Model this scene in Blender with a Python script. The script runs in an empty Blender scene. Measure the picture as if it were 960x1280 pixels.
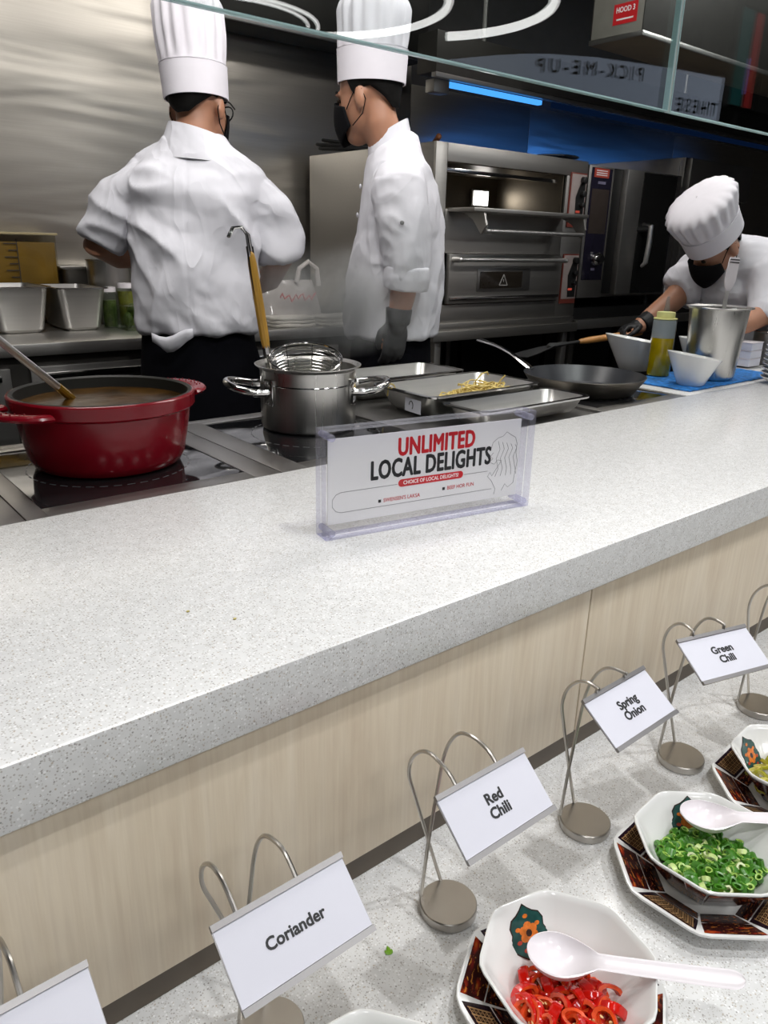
import bpy, bmesh, math, random
from mathutils import Vector, Matrix, noise
random.seed(7)
SC = bpy.context.scene
COL = SC.collection
PI = math.pi

# ------------------------------------------------------------------ camera
cam = bpy.data.cameras.new('camera')
cam.sensor_fit = 'HORIZONTAL'; cam.sensor_width = 36.0; cam.lens = 36.0 * 950.28 / 960.0
cam.clip_start = 0.02; cam.clip_end = 60
camo = bpy.data.objects.new('camera', cam); COL.objects.link(camo)
yaw, pitch, roll = 0.693294, 0.339063, 0.025040
fw = Vector((math.sin(yaw) * math.cos(pitch), math.cos(yaw) * math.cos(pitch), -math.sin(pitch)))
r0 = Vector((math.cos(yaw), -math.sin(yaw), 0)); u0 = r0.cross(fw)
rt = r0 * math.cos(roll) + u0 * math.sin(roll); up = u0 * math.cos(roll) - r0 * math.sin(roll)
mw = Matrix((rt, up, -fw)).transposed().to_4x4(); mw.translation = (0, 0, 1.28)
camo.matrix_world = mw
SC.camera = camo

# ------------------------------------------------------------------ world, exposure, big lights
W = bpy.data.worlds.new('world'); SC.world = W; W.use_nodes = True
W.node_tree.nodes['Background'].inputs[0].default_value = (0.55, 0.56, 0.6, 1)
W.node_tree.nodes['Background'].inputs[1].default_value = 0.05
SC.view_settings.view_transform = 'Standard'; SC.view_settings.look = 'None'
SC.view_settings.exposure = 0.0; SC.view_settings.gamma = 1.0
SC.view_settings.use_curve_mapping = False
# strengths of the lamps (their fixtures are built further down)
SPOT_W = 60.0        # ceiling downlights over the buffet ledge
PANEL_W = 13.5        # ceiling panel lamps over the kitchen
BLUE_W = 2.6          # blue light strip under the hood
FILL_W = 70.0       # unseen spots added to brighten the kitchen
DINE_W = 52.0         # ceiling downlights over the dining side
RING_E = 7.0          # ring lamps over the dining side
STEAM_D = 28.0         # density of the steam over the pot

# ------------------------------------------------------------------ helpers
def srgb(r, g, b):
    f = lambda c: ((c / 255 + 0.055) / 1.055) ** 2.4 if c / 255 > 0.04045 else c / 255 / 12.92
    return (f(r), f(g), f(b), 1)

class MB:
    def __init__(s): s.v = []; s.f = []; s.m = []; s.uv = {}; s.xf = None
    def add(s, vs, fs, mi=0):
        b = len(s.v)
        for p in vs:
            p = Vector(p)
            s.v.append(s.xf @ p if s.xf else p)
        for f in fs: s.f.append([b + i for i in f]); s.m.append(mi)
        return s
    def quad(s, a, b, c, d, mi=0, uv=True):
        s.add([a, b, c, d], [(0, 1, 2, 3)], mi)
        if uv: s.uv[len(s.f) - 1] = [(0, 0), (1, 0), (1, 1), (0, 1)]
        return s
    def box(s, x0, x1, y0, y1, z0, z1, mi=0):
        return s.add([(x0,y0,z0),(x1,y0,z0),(x1,y1,z0),(x0,y1,z0),(x0,y0,z1),(x1,y0,z1),(x1,y1,z1),(x0,y1,z1)],
              [(0,3,2,1),(4,5,6,7),(0,1,5,4),(1,2,6,5),(2,3,7,6),(3,0,4,7)], mi)
    def prism(s, poly, z0, z1, mi=0):
        n = len(poly)
        vs = [(x, y, z0) for x, y in poly] + [(x, y, z1) for x, y in poly]
        fs = [tuple(reversed(range(n))), tuple(range(n, 2 * n))] + [(i, (i + 1) % n, n + (i + 1) % n, n + i) for i in range(n)]
        return s.add(vs, fs, mi)
    def loft(s, rings, cap0=True, cap1=True, mi=0, closed=True):
        n = len(rings[0]); vs = [p for r in rings for p in r]; fs = []
        for k in range(len(rings) - 1):
            for i in range(n if closed else n - 1):
                j = (i + 1) % n
                fs.append((k * n + i, k * n + j, (k + 1) * n + j, (k + 1) * n + i))
        if cap0: fs.append(tuple(reversed(range(n))))
        if cap1: fs.append(tuple(range((len(rings) - 1) * n, len(rings) * n)))
        return s.add(vs, fs, mi)
    def lathe(s, prof, seg=32, c=(0, 0, 0), ex=1.0, ey=1.0, mi=0, fn=None, cap0=True, cap1=True):
        rings = []
        for r, z in prof:
            ring = []
            for i in range(seg):
                a = 2 * PI * i / seg; q = fn(a, r, z) if fn else r
                ring.append((c[0] + q * ex * math.cos(a), c[1] + q * ey * math.sin(a), c[2] + z))
            rings.append(ring)
        return s.loft(rings, cap0, cap1, mi)
    def tube(s, pts, r, seg=8, mi=0, round_ends=False):
        pts = [Vector(p) for p in pts]
        rr = list(r) if hasattr(r, '__len__') else [r] * len(pts)
        if round_ends:
            d0 = (pts[0] - pts[1]).normalized(); d1 = (pts[-1] - pts[-2]).normalized()
            A = []; RA = []
            for t in (0.98, 0.8, 0.45):
                A.append(pts[0] + d0 * rr[0] * t); RA.append(rr[0] * math.sqrt(max(1 - t * t, .01)))
            Bq = []; RB = []
            for t in (0.45, 0.8, 0.98):
                Bq.append(pts[-1] + d1 * rr[-1] * t); RB.append(rr[-1] * math.sqrt(max(1 - t * t, .01)))
            pts = A + pts + Bq; rr = RA + rr + RB
        n = len(pts); rings = []; prev = None
        for i in range(n):
            t = (pts[min(i + 1, n - 1)] - pts[max(i - 1, 0)]).normalized()
            if prev is None:
                a = Vector((0, 0, 1)) if abs(t.z) < 0.9 else Vector((1, 0, 0))
                nx = (a - t * a.dot(t)).normalized()
            else:
                nx = prev - t * prev.dot(t)
                nx = nx.normalized() if nx.length > 1e-6 else prev
            prev = nx; ny = t.cross(nx)
            rings.append([pts[i] + (nx * math.cos(2 * PI * k / seg) + ny * math.sin(2 * PI * k / seg)) * rr[i] for k in range(seg)])
        return s.loft(rings, mi=mi)
    def ell(s, c, r, nu=16, nv=10, mi=0, rot=None):
        rings = []
        c = Vector(c)
        for k in range(nv + 1):
            t = -PI / 2 + PI * k / nv; t = max(min(t, PI / 2 - .02), -PI / 2 + .02)
            ring = []
            for i in range(nu):
                a = 2 * PI * i / nu
                p = Vector((r[0] * math.cos(t) * math.cos(a), r[1] * math.cos(t) * math.sin(a), r[2] * math.sin(t)))
                ring.append(c + (rot @ p if rot else p))
            rings.append(ring)
        return s.loft(rings, mi=mi)
    def mesh(s, name, mats, smooth=True, bevel=0.0, bseg=2, angle=35):
        me = bpy.data.meshes.new(name)
        me.from_pydata([tuple(p) for p in s.v], [], s.f)
        for m in (mats if isinstance(mats, (list, tuple)) else [mats]): me.materials.append(m)
        for p, mi in zip(me.polygons, s.m): p.material_index = mi
        if s.uv:
            ul = me.uv_layers.new(name='UVMap')
            for fi, uvs in s.uv.items():
                for li, q in zip(me.polygons[fi].loop_indices, uvs): ul.data[li].uv = q
        if bevel or True:
            bm = bmesh.new(); bm.from_mesh(me)
            bmesh.ops.recalc_face_normals(bm, faces=bm.faces) if not s.uv else None
            if bevel:
                es = [e for e in bm.edges if len(e.link_faces) == 2 and e.calc_face_angle(0) > 0.6]
                bmesh.ops.bevel(bm, geom=es, offset=bevel, segments=bseg, profile=0.6, affect='EDGES', clamp_overlap=True)
            bm.to_mesh(me); bm.free()
        if smooth:
            me.polygons.foreach_set('use_smooth', [True] * len(me.polygons))
            me.set_sharp_from_angle(angle=math.radians(angle))
        me.update()
        return me
    def build(s, name, mats, parent=None, loc=(0, 0, 0), rot=(0, 0, 0), **kw):
        return link(name, s.mesh(name, mats, **kw), parent, loc, rot)

def link(name, data, parent=None, loc=(0, 0, 0), rot=(0, 0, 0)):
    o = bpy.data.objects.new(name, data); COL.objects.link(o)
    o.location = loc; o.rotation_euler = rot
    if parent: o.parent = parent
    return o
def tag(o, label=None, cat=None, group=None, kind=None):
    if label: o['label'] = label
    if cat: o['category'] = cat
    if group: o['group'] = group
    if kind: o['kind'] = kind
    return o
def thing(name, label, cat, loc=(0, 0, 0), rz=0.0, group=None):
    o = link(name, None, None, loc, (0, 0, rz)); o.empty_display_size = .05
    return tag(o, label, cat, group)
def struct(o): o['kind'] = 'structure'; return o
def bx(name, dims, m, parent=None, bevel=.002, **kw):
    return MB().box(*dims).build(name, m, parent, bevel=bevel, **kw)

# ------------------------------------------------------------------ materials
MATS = {}
def nt(name):
    m = bpy.data.materials.new(name); m.use_nodes = True
    return m, m.node_tree, m.node_tree.nodes['Principled BSDF']
def coords(t, scale=(1, 1, 1), kind='Object'):
    tc = t.nodes.new('ShaderNodeTexCoord'); mp = t.nodes.new('ShaderNodeMapping')
    mp.inputs['Scale'].default_value = scale
    t.links.new(tc.outputs[kind], mp.inputs[0]); return mp.outputs[0]
def ntex(t, vec, scale, detail=3, rough=.5, dist=0):
    n = t.nodes.new('ShaderNodeTexNoise'); n.inputs['Scale'].default_value = scale
    n.inputs['Detail'].default_value = detail; n.inputs['Roughness'].default_value = rough
    n.inputs['Distortion'].default_value = dist
    t.links.new(vec, n.inputs['Vector']); return n
def ramp(t, fac, stops, interp='LINEAR'):
    r = t.nodes.new('ShaderNodeValToRGB'); r.color_ramp.interpolation = interp
    e = r.color_ramp.elements
    while len(e) < len(stops): e.new(0.5)
    for i, (p, c) in enumerate(stops): e[i].position = p; e[i].color = c
    t.links.new(fac, r.inputs[0]); return r.outputs[0]
def mixc(t, fac, a, b, mode='MIX'):
    n = t.nodes.new('ShaderNodeMix'); n.data_type = 'RGBA'; n.blend_type = mode
    for k, v in ((0, fac), (6, a), (7, b)):
        if hasattr(v, 'links') or hasattr(v, 'is_linked'): t.links.new(v, n.inputs[k])
        else: n.inputs[k].default_value = v
    return n.outputs[2]
def bump(t, b, h, strength=.2, dist=.002):
    n = t.nodes.new('ShaderNodeBump'); n.inputs['Strength'].default_value = strength; n.inputs['Distance'].default_value = dist
    t.links.new(h, n.inputs['Height']); t.links.new(n.outputs[0], b.inputs['Normal'])
def pm(name, col, rough=.5, metal=0.0, var=.08, scale=(20, 20, 20), bmp=0.0, bdist=.002, emit=None, es=0, trans=0, ior=1.5, coat=0, alpha=1, spec=.5, sss=0, detail=3):
    if name in MATS: return MATS[name]
    m, t, b = nt(name)
    v = coords(t, scale); n = ntex(t, v, 1.0, detail)
    lo = tuple(c * (1 - var) for c in col[:3]) + (1,); hi = tuple(min(1, c * (1 + var)) for c in col[:3]) + (1,)
    t.links.new(ramp(t, n.outputs[0], [(.3, lo), (.7, hi)]), b.inputs['Base Color'])
    b.inputs['Roughness'].default_value = rough; b.inputs['Metallic'].default_value = metal
    b.inputs['IOR'].default_value = ior; b.inputs['Transmission Weight'].default_value = trans
    b.inputs['Coat Weight'].default_value = coat; b.inputs['Alpha'].default_value = alpha
    b.inputs['Specular IOR Level'].default_value = spec
    b.inputs['Coat Roughness'].default_value = .05
    if sss: b.inputs['Subsurface Weight'].default_value = sss; b.inputs['Subsurface Radius'].default_value = (.01, .004, .002)
    if bmp: bump(t, b, n.outputs[0], bmp, bdist)
    if emit: b.inputs['Emission Color'].default_value = emit; b.inputs['Emission Strength'].default_value = es
    MATS[name] = m; return m

def quartz(name):
    m, t, b = nt(name); v = coords(t)
    n1 = ntex(t, v, 60, 2)
    base = ramp(t, n1.outputs[0], [(.3, srgb(213, 213, 212)), (.7, srgb(224, 224, 223))])
    out = base
    for sc, thr, c, sd in ((380, .17, srgb(184, 180, 175), 0), (260, .12, srgb(160, 158, 155), 3), (470, .2, srgb(196, 194, 190), 7), (210, .10, srgb(190, 181, 168), 11), (300, .18, srgb(236, 236, 236), 17)):
        mp = t.nodes.new('ShaderNodeMapping'); mp.inputs['Location'].default_value = (sd, sd * 2, sd); t.links.new(v, mp.inputs[0])
        vo = t.nodes.new('ShaderNodeTexVoronoi'); vo.inputs['Scale'].default_value = sc
        t.links.new(mp.outputs[0], vo.inputs['Vector'])
        lt = t.nodes.new('ShaderNodeMath'); lt.operation = 'LESS_THAN'; lt.inputs[1].default_value = thr * 2
        t.links.new(vo.outputs['Distance'], lt.inputs[0])
        sx = t.nodes.new('ShaderNodeSeparateColor'); t.links.new(vo.outputs['Color'], sx.inputs[0])
        l2 = t.nodes.new('ShaderNodeMath'); l2.operation = 'LESS_THAN'; l2.inputs[1].default_value = .28; t.links.new(sx.outputs[0], l2.inputs[0])
        ml = t.nodes.new('ShaderNodeMath'); ml.operation = 'MULTIPLY'; t.links.new(lt.outputs[0], ml.inputs[0]); t.links.new(l2.outputs[0], ml.inputs[1])
        out = mixc(t, ml.outputs[0], out, c)
    t.links.new(out, b.inputs['Base Color']); b.inputs['Roughness'].default_value = .22
    return m
def woodlam(name):
    m, t, b = nt(name)
    v = coords(t, (9, 9, 1.0)); n = ntex(t, v, 1.8, 5, .6, 1.6)
    v2 = coords(t, (90, 90, 3)); n2 = ntex(t, v2, 2.0, 3, .6)
    c1 = ramp(t, n.outputs[0], [(.3, srgb(211, 194, 170)), (.5, srgb(221, 207, 184)), (.72, srgb(230, 218, 198))])
    c2 = mixc(t, .25, c1, ramp(t, n2.outputs[0], [(.35, srgb(192, 174, 150)), (.65, srgb(226, 213, 191))]))
    t.links.new(c2, b.inputs['Base Color']); b.inputs['Roughness'].default_value = .42
    bump(t, b, n2.outputs[0], .08, .001); return m
def steel(name, col=(.56, .55, .53, 1), rough=.28, stretch=(1, 40, 40), bst=.012, rv=.05):
    m, t, b = nt(name)
    v = coords(t, stretch); n = ntex(t, v, 3, 4, .6)
    t.links.new(ramp(t, n.outputs[0], [(.25, tuple(c * .95 for c in col[:3]) + (1,)), (.75, tuple(min(1, c * 1.04) for c in col[:3]) + (1,))]), b.inputs['Base Color'])
    t.links.new(ramp(t, n.outputs[0], [(.2, (rough - rv * .5,) * 3 + (1,)), (.8, (rough + rv,) * 3 + (1,))]), b.inputs['Roughness'])
    b.inputs['Metallic'].default_value = 1.0
    if bst: bump(t, b, n.outputs[0], bst, .001)
    return m
def wavysteel(name):
    m, t, b = nt(name)
    v = coords(t, (.55, 1, 3.2)); n = ntex(t, v, 1.6, 2.0, .45, .6)
    v2 = coords(t, (2, 60, 120)); n2 = ntex(t, v2, 2, 3)
    t.links.new(ramp(t, n2.outputs[0], [(.2, (.52, .485, .43, 1)), (.8, (.58, .545, .49, 1))]), b.inputs['Base Color'])
    b.inputs['Metallic'].default_value = 1.0; b.inputs['Roughness'].default_value = .37
    b.inputs['Anisotropic'].default_value = .35
    bump(t, b, n.outputs[0], .22, .05)
    return m
def clearmat(name, tint=(.96, .98, .97, 1), ior=1.5, k=1.0, rough=0.0):
    m, t, b = nt(name); t.nodes.remove(b); o = t.nodes['Material Output']
    tr = t.nodes.new('ShaderNodeBsdfTransparent'); tr.inputs[0].default_value = tint
    gl = t.nodes.new('ShaderNodeBsdfGlossy'); gl.inputs['Roughness'].default_value = rough
    ge = t.nodes.new('ShaderNodeNewGeometry'); dp = t.nodes.new('ShaderNodeVectorMath'); dp.operation = 'DOT_PRODUCT'
    t.links.new(ge.outputs['Incoming'], dp.inputs[0]); t.links.new(ge.outputs['Normal'], dp.inputs[1])
    def mth(op, a, b_):
        n_ = t.nodes.new('ShaderNodeMath'); n_.operation = op; n_.use_clamp = op != 'POWER'
        for i_, q_ in enumerate((a, b_)):
            if q_ is None: continue
            if hasattr(q_, 'is_linked'): t.links.new(q_, n_.inputs[i_])
            else: n_.inputs[i_].default_value = q_
        return n_.outputs[0]
    f0 = ((ior - 1) / (ior + 1)) ** 2
    fres = mth('ADD', mth('MULTIPLY', mth('POWER', mth('SUBTRACT', 1.0, mth('ABSOLUTE', dp.outputs['Value'], None)), 5.0), 1 - f0), f0)   # Schlick reflectance, same on both faces
    nn = ntex(t, coords(t, (3, 3, 3)), 1); rr = ramp(t, nn.outputs[0], [(.2, (k * .97,) * 3 + (1,)), (.8, (k,) * 3 + (1,))])
    mu = t.nodes.new('ShaderNodeMath'); mu.operation = 'MULTIPLY'; mu.use_clamp = True
    t.links.new(fres, mu.inputs[0]); t.links.new(rr, mu.inputs[1])
    mx = t.nodes.new('ShaderNodeMixShader'); t.links.new(mu.outputs[0], mx.inputs[0]); t.links.new(tr.outputs[0], mx.inputs[1]); t.links.new(gl.outputs[0], mx.inputs[2])
    t.links.new(mx.outputs[0], o.inputs[0]); return m
def milky(name, col, fac):
    m, t, b = nt(name); o = t.nodes['Material Output']
    nn = ntex(t, coords(t, (9, 9, 9)), 1)
    t.links.new(ramp(t, nn.outputs[0], [(.3, tuple(c * .94 for c in col[:3]) + (1,)), (.7, col)]), b.inputs['Base Color']); b.inputs['Roughness'].default_value = .15
    tr = t.nodes.new('ShaderNodeBsdfTransparent'); tr.inputs[0].default_value = col
    mx = t.nodes.new('ShaderNodeMixShader'); mx.inputs[0].default_value = fac
    t.links.new(tr.outputs[0], mx.inputs[1]); t.links.new(b.outputs[0], mx.inputs[2]); t.links.new(mx.outputs[0], o.inputs[0]); return m
def floral(name, dark, reds, sc=5.0):
    m, t, b = nt(name); v = coords(t, (1, 1, 1), 'UV')
    vo = t.nodes.new('ShaderNodeTexVoronoi'); vo.inputs['Scale'].default_value = sc; t.links.new(v, vo.inputs['Vector'])
    n = ntex(t, v, sc * 1.7, 3, .6, .8)
    a = ramp(t, vo.outputs['Distance'], [(.0, reds[1]), (.18, reds[0]), (.34, reds[2]), (.5, dark), (1, dark)])
    c = mixc(t, ramp(t, n.outputs[0], [(.5, (0, 0, 0, 1)), (.6, (1, 1, 1, 1))]), a, dark)
    n2 = ntex(t, v, sc * 3.1, 2, .5, .5)
    c = mixc(t, ramp(t, n2.outputs[0], [(.60, (0, 0, 0, 1)), (.66, (.8, .8, .8, 1))]), c, reds[1])
    t.links.new(c, b.inputs['Base Color']); b.inputs['Roughness'].default_value = .12; return m
def lattice(name):
    m, t, b = nt(name); v = coords(t, (9, 7, 1), 'UV')
    br = t.nodes.new('ShaderNodeTexBrick'); br.offset = 0; br.inputs['Scale'].default_value = 1
    br.inputs['Brick Width'].default_value = 1; br.inputs['Row Height'].default_value = 1; br.inputs['Mortar Size'].default_value = .13
    br.inputs['Color1'].default_value = srgb(52, 34, 30); br.inputs['Color2'].default_value = srgb(64, 40, 30); br.inputs['Mortar'].default_value = srgb(168, 134, 92)
    t.links.new(v, br.inputs['Vector']); 
    vf = t.nodes.new('ShaderNodeVectorMath'); vf.operation = 'FRACTION'; t.links.new(v, vf.inputs[0])
    ds = t.nodes.new('ShaderNodeVectorMath'); ds.operation = 'DISTANCE'; ds.inputs[1].default_value = (.5, .5, 0); t.links.new(vf.outputs[0], ds.inputs[0])
    dot = t.nodes.new('ShaderNodeMath'); dot.operation = 'LESS_THAN'; dot.inputs[1].default_value = .17; t.links.new(ds.outputs['Value'], dot.inputs[0])
    c = mixc(t, dot.outputs[0], br.outputs[0], srgb(150, 116, 78))
    uvc = t.nodes.new('ShaderNodeTexCoord'); se = t.nodes.new('ShaderNodeSeparateXYZ'); t.links.new(uvc.outputs['UV'], se.inputs[0])
    for ch in (0, 1):
        mm = t.nodes.new('ShaderNodeMath'); mm.operation = 'COMPARE'; mm.inputs[1].default_value = .5; mm.inputs[2].default_value = .40
        t.links.new(se.outputs[ch], mm.inputs[0]); c = mixc(t, mm.outputs[0], srgb(38, 24, 34), c)
    t.links.new(c, b.inputs['Base Color']); b.inputs['Roughness'].default_value = .12; return m
def emitm(name, col, s):
    m, t, b = nt(name); o = t.nodes['Material Output']; e = t.nodes.new('ShaderNodeEmission'); e.inputs[1].default_value = s
    nn = ntex(t, coords(t, (4, 4, 4)), 1)
    t.links.new(ramp(t, nn.outputs[0], [(.2, tuple(c * .96 for c in col[:3]) + (1,)), (.8, col)]), e.inputs[0])
    t.links.new(e.outputs[0], o.inputs[0]); t.nodes.remove(b); return m

QUARTZ = quartz('white speckled quartz')
WOOD = woodlam('pale wood laminate')
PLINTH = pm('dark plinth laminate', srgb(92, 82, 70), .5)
STEEL = steel('brushed stainless steel', (.60, .585, .56, 1), .36)
OVENST = steel('rough oven steel', (.43, .415, .39, 1), .42)
BARST = steel('satin bar steel', (.75, .74, .72, 1), .32, (20, 20, 20), 0, .03)
STEELV = steel('vertically brushed steel', stretch=(40, 40, 1))
STEELD = steel('dull stainless steel', (.36, .35, .335, 1), .34)
STEELP = steel('polished steel', (.62, .61, .6, 1), .12, (20, 20, 20), 0, .05)
NICKEL = steel('brushed nickel', (.50, .475, .44, 1), .30, (6, 6, 6), 0, .03)
DARKRAIL = steel('dark anodised rail', (.34, .33, .33, 1), .38, (3, 20, 20), 0, .03)
WALLS = wavysteel('wavy steel wall cladding')
DARKSTEEL = pm('dark hood sheet', (.045, .042, .038, 1), .45, .6)
BLACK = pm('black enamel', (.012, .012, .012, 1), .4)
GLASSB = pm('black ceramic glass', (.012, .012, .013, 1), .06, 0, .1, coat=.5)
CERAMIC = pm('white glazed ceramic', srgb(226, 226, 224), .12, 0, .015, (8, 8, 8), coat=.3)
PLASTIC = pm('white melamine', srgb(228, 222, 226), .2, 0, .02)
CARD = pm('white card', srgb(214, 214, 224), .45, 0, .015)
INK = pm('black print', (.015, .015, .017, 1), .5)
REDINK = pm('red print', srgb(196, 22, 34), .5)
WHITEINK = pm('white print', srgb(240, 238, 238), .5)
REDENAM = pm('dark red enamel', srgb(126, 11, 27), .22, 0, .1, (6, 6, 6), coat=.15, spec=.35)
IRON = pm('matte black cast iron', (.022, .021, .018, 1), .5, spec=.3)
SOUP = pm('brown broth', srgb(70, 47, 16), .22, 0, .6, (22, 22, 22), .5, .004)
SKIN = pm('skin', srgb(172, 124, 98), .5, 0, .06, (14, 14, 14), sss=.12)
def cotton(name, col):
    m, t, b = nt(name); v = coords(t, (1, 1, .75)); n = ntex(t, v, 5.0, 2.0, .5, 1.4); n2 = ntex(t, v, 20, 2, .5, .8)
    t.links.new(ramp(t, n2.outputs[0], [(.3, tuple(c * .97 for c in col[:3]) + (1,)), (.7, col)]), b.inputs['Base Color']); b.inputs['Roughness'].default_value = .85
    rd = ramp(t, n.outputs[0], [(.30, (0, 0, 0, 1)), (.47, (.75, .75, .75, 1)), (.52, (1, 1, 1, 1)), (.60, (.6, .6, .6, 1)), (.75, (.2, .2, .2, 1))])
    bump(t, b, mixc(t, .2, rd, n2.outputs[0]), .30, .016); return m
CLOTHW = cotton('white cotton twill', srgb(217, 216, 222))
PAPERW = pm('white paper hat', srgb(226, 222, 228), .8, 0, .02)
BLACKC = pm('black cotton', (.004, .004, .006, 1), .95, spec=.08)
HAIR = pm('black hair', (.006, .0055, .005, 1), .6, 0, .3, (60, 60, 200), spec=.15)
MASKB = pm('black face mask', (.005, .005, .006, 1), .8, spec=.15)
GLOVE = pm('black rubber glove', (.010, .010, .011, 1), .5, spec=.3)
GLOVEG = pm('grey rubber glove', (.05, .05, .052, 1), .6)
WOODH = pm('oiled wooden handle', srgb(166, 116, 62), .4, 0, .2, (30, 30, 6))
BAMBOO = pm('varnished yellow wood handle', srgb(196, 148, 62), .35, 0, .15, (60, 60, 6))
CLEAR = clearmat('clear sheet glass', (.93, .96, .955, 1), 1.62, 1.25)
ACRYL = clearmat('clear acrylic', (.985, .985, .99, 1), 1.49, .7)
EDGEA = milky('polished acrylic edge', srgb(236, 236, 247), .20)
EDGEG = milky('ground glass edge', srgb(198, 226, 226), .75)

# ------------------------------------------------------------------ lettering
def text(body, size, m, parent, loc=(0, 0, 0), rot=(0, 0, 0), xs=1.0, off=0.0, ext=.00012, name='lettering', align='CENTER', spacing=1.0, line=1.0):
    c = bpy.data.curves.new(name, 'FONT'); c.body = body; c.size = size; c.align_x = align; c.align_y = 'CENTER'
    c.extrude = ext; c.space_character = spacing; c.space_line = line; c.resolution_u = 3
    o = bpy.data.objects.new(name, c); COL.objects.link(o)
    dg = bpy.context.evaluated_depsgraph_get(); me = bpy.data.meshes.new_from_object(o.evaluated_get(dg))
    bpy.data.objects.remove(o); bpy.data.curves.remove(c)
    for v in me.vertices: v.co.x *= xs
    if off:
        base = [v.co.copy() for v in me.vertices]; fc = [tuple(p.vertices) for p in me.polygons]; vs = []; fs = []
        for k, (dx, dy) in enumerate([(0, 0)] + [(math.cos(a) * off, math.sin(a) * off) for a in [PI / 4 * i for i in range(8)]]):
            b0 = len(vs); vs += [(q.x + dx, q.y + dy, q.z + k * ext * .02) for q in base]; fs += [tuple(i + b0 for i in f) for f in fc]
        bpy.data.meshes.remove(me); me = bpy.data.meshes.new(name); me.from_pydata(vs, [], fs)
    me.materials.clear(); me.materials.append(m)
    return link(name, me, parent, loc, rot)

# ================================================================== THE SETTING
FLOORM = pm('dark kitchen floor tile', (.05, .047, .045, 1), .45, 0, .3, (3, 3, 3))
CEILM = pm('dark ceiling paint', (.03, .029, .028, 1), .8)
WALLD = pm('dark side wall paint', (.06, .057, .055, 1), .7)
struct(bx('floor', (-3, 8, -6, 3.4, -.06, 0), FLOORM))
struct(bx('ceiling', (-3, 8, -6, 3.4, 2.95, 3.0), CEILM))
struct(bx('wall_left', (-3.06, -3, -6, 3.4, 0, 2.95), WALLD))
struct(bx('wall_right', (8, 8.06, -6, 3.4, 0, 2.95), WALLD))
struct(bx('wall_front', (-3, 8, -6.06, -6, 0, 2.95), WALLD))
wb = struct(bx('wall_back', (-3, 8, 3.37, 3.43, 0, 2.95), WALLD))
for x0, x1 in ((-3, -.4), (-.4, 2.896), (2.896, 3.831), (3.831, 5.4), (5.4, 8)):
    bx('wall_panel', (x0 + .0015, x1 - .0015, 3.352, 3.37, .9, 2.55 if x0 < 2 else 2.06), WALLS, wb, .001)
bx('wall_panel', (-3, 8, 3.356, 3.37, 0, .895), BLACK, wb, .001)

# ================================================================== COUNTERS
t = thing('countertop', 'long white speckled stone counter that carries the acrylic sign', 'countertop')
bx('slab', (-1.6, 4.2, .546, 1.095, .839, .9), QUARTZ, t, .004)
bx('slab', (2.0, 4.2, 1.0955, 1.36, .839, .9), QUARTZ, t, .003)
t = thing('counter_cabinet', 'pale wood fronted cabinet under the white stone counter', 'cabinet')
for x0, x1 in ((-1.554, -.354), (-.354, .846), (.846, 2.046), (2.046, 3.246), (3.246, 4.18)):
    bx('panel', (x0 + .0016, x1 - .0016, .558, .576, .597, .8388), WOOD, t, .0012)
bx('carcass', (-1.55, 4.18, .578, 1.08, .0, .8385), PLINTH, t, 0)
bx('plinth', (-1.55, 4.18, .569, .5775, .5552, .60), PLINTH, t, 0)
t = thing('buffet_ledge', 'low white speckled stone ledge holding the label stands and bowls', 'ledge')
bx('slab', (-1.6, 4.2, .0, .5775, .515, .555), QUARTZ, t, .004)
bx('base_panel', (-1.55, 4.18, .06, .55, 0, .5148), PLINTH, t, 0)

# hob line
t = thing('kitchen_worktop', 'stainless steel cooking bench behind the stone counter', 'bench')
bx('bench_top', (-1.2, 1.9985, 1.0965, 1.555, .855, .892), STEELD, t, .003)
bx('tray_shelf', (1.13, 1.60, 1.556, 1.73, .862, .892), STEELD, t, .003)
bx('bench_body', (-1.2, 1.99, 1.10, 1.54, 0, .854), BLACK, t, 0)
bx('back_rail', (-1.2, 1.12, 1.53, 1.555, .8925, .8975), STEELD, t, .002)
def hob(x0, x1, y0, y1, gx0, gx1, gy0, gy1, label):
    t = thing('induction_hob', label, 'hob', ((x0 + x1) / 2, (y0 + y1) / 2, .892))
    cx, cy = (x0 + x1) / 2, (y0 + y1) / 2
    f = MB(); X = lambda v: v - cx; Y = lambda v: v - cy
    f.box(X(x0), X(gx0), Y(y0), Y(y1), .0005, .0065); f.box(X(gx1), X(x1), Y(y0), Y(y1), .0005, .0065)
    f.box(X(gx0), X(gx1), Y(y0), Y(gy0), .0005, .0065); f.box(X(gx0), X(gx1), Y(gy1), Y(y1), .0005, .0065)
    f.build('frame', STEELD, t, bevel=.0006)
    bx('glass_plate', (X(gx0) + .0015, X(gx1) - .0015, Y(gy0) + .0015, Y(gy1) - .0015, .0005, .0058), GLASSB, t, .0008)
    gcx, gcy = (gx0 + gx1) / 2 - cx, (gy0 + gy1) / 2 - cy
    ZM = pm('printed zone ring', (.12, .12, .125, 1), .3)
    zr = MB(); R = min(gx1 - gx0, gy1 - gy0) * .40
    for k in range(40):
        a0, a1 = 2 * PI * k / 40, 2 * PI * (k + .6) / 40
        zr.add([(gcx + r * math.cos(a), gcy + r * math.sin(a), z) for z in (.0058, .00605) for r, a in ((R, a0), (R + .0025, a0), (R + .0025, a1), (R, a1))],
               [(0, 3, 2, 1), (4, 5, 6, 7), (0, 1, 5, 4), (1, 2, 6, 5), (2, 3, 7, 6), (3, 0, 4, 7)])
    zr.build('zone_mark', ZM, t, smooth=False)
    return t
hob(.255, .676, 1.098, 1.528, .286, .626, 1.137, 1.50, 'induction hob with black glass under the red casserole')
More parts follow.
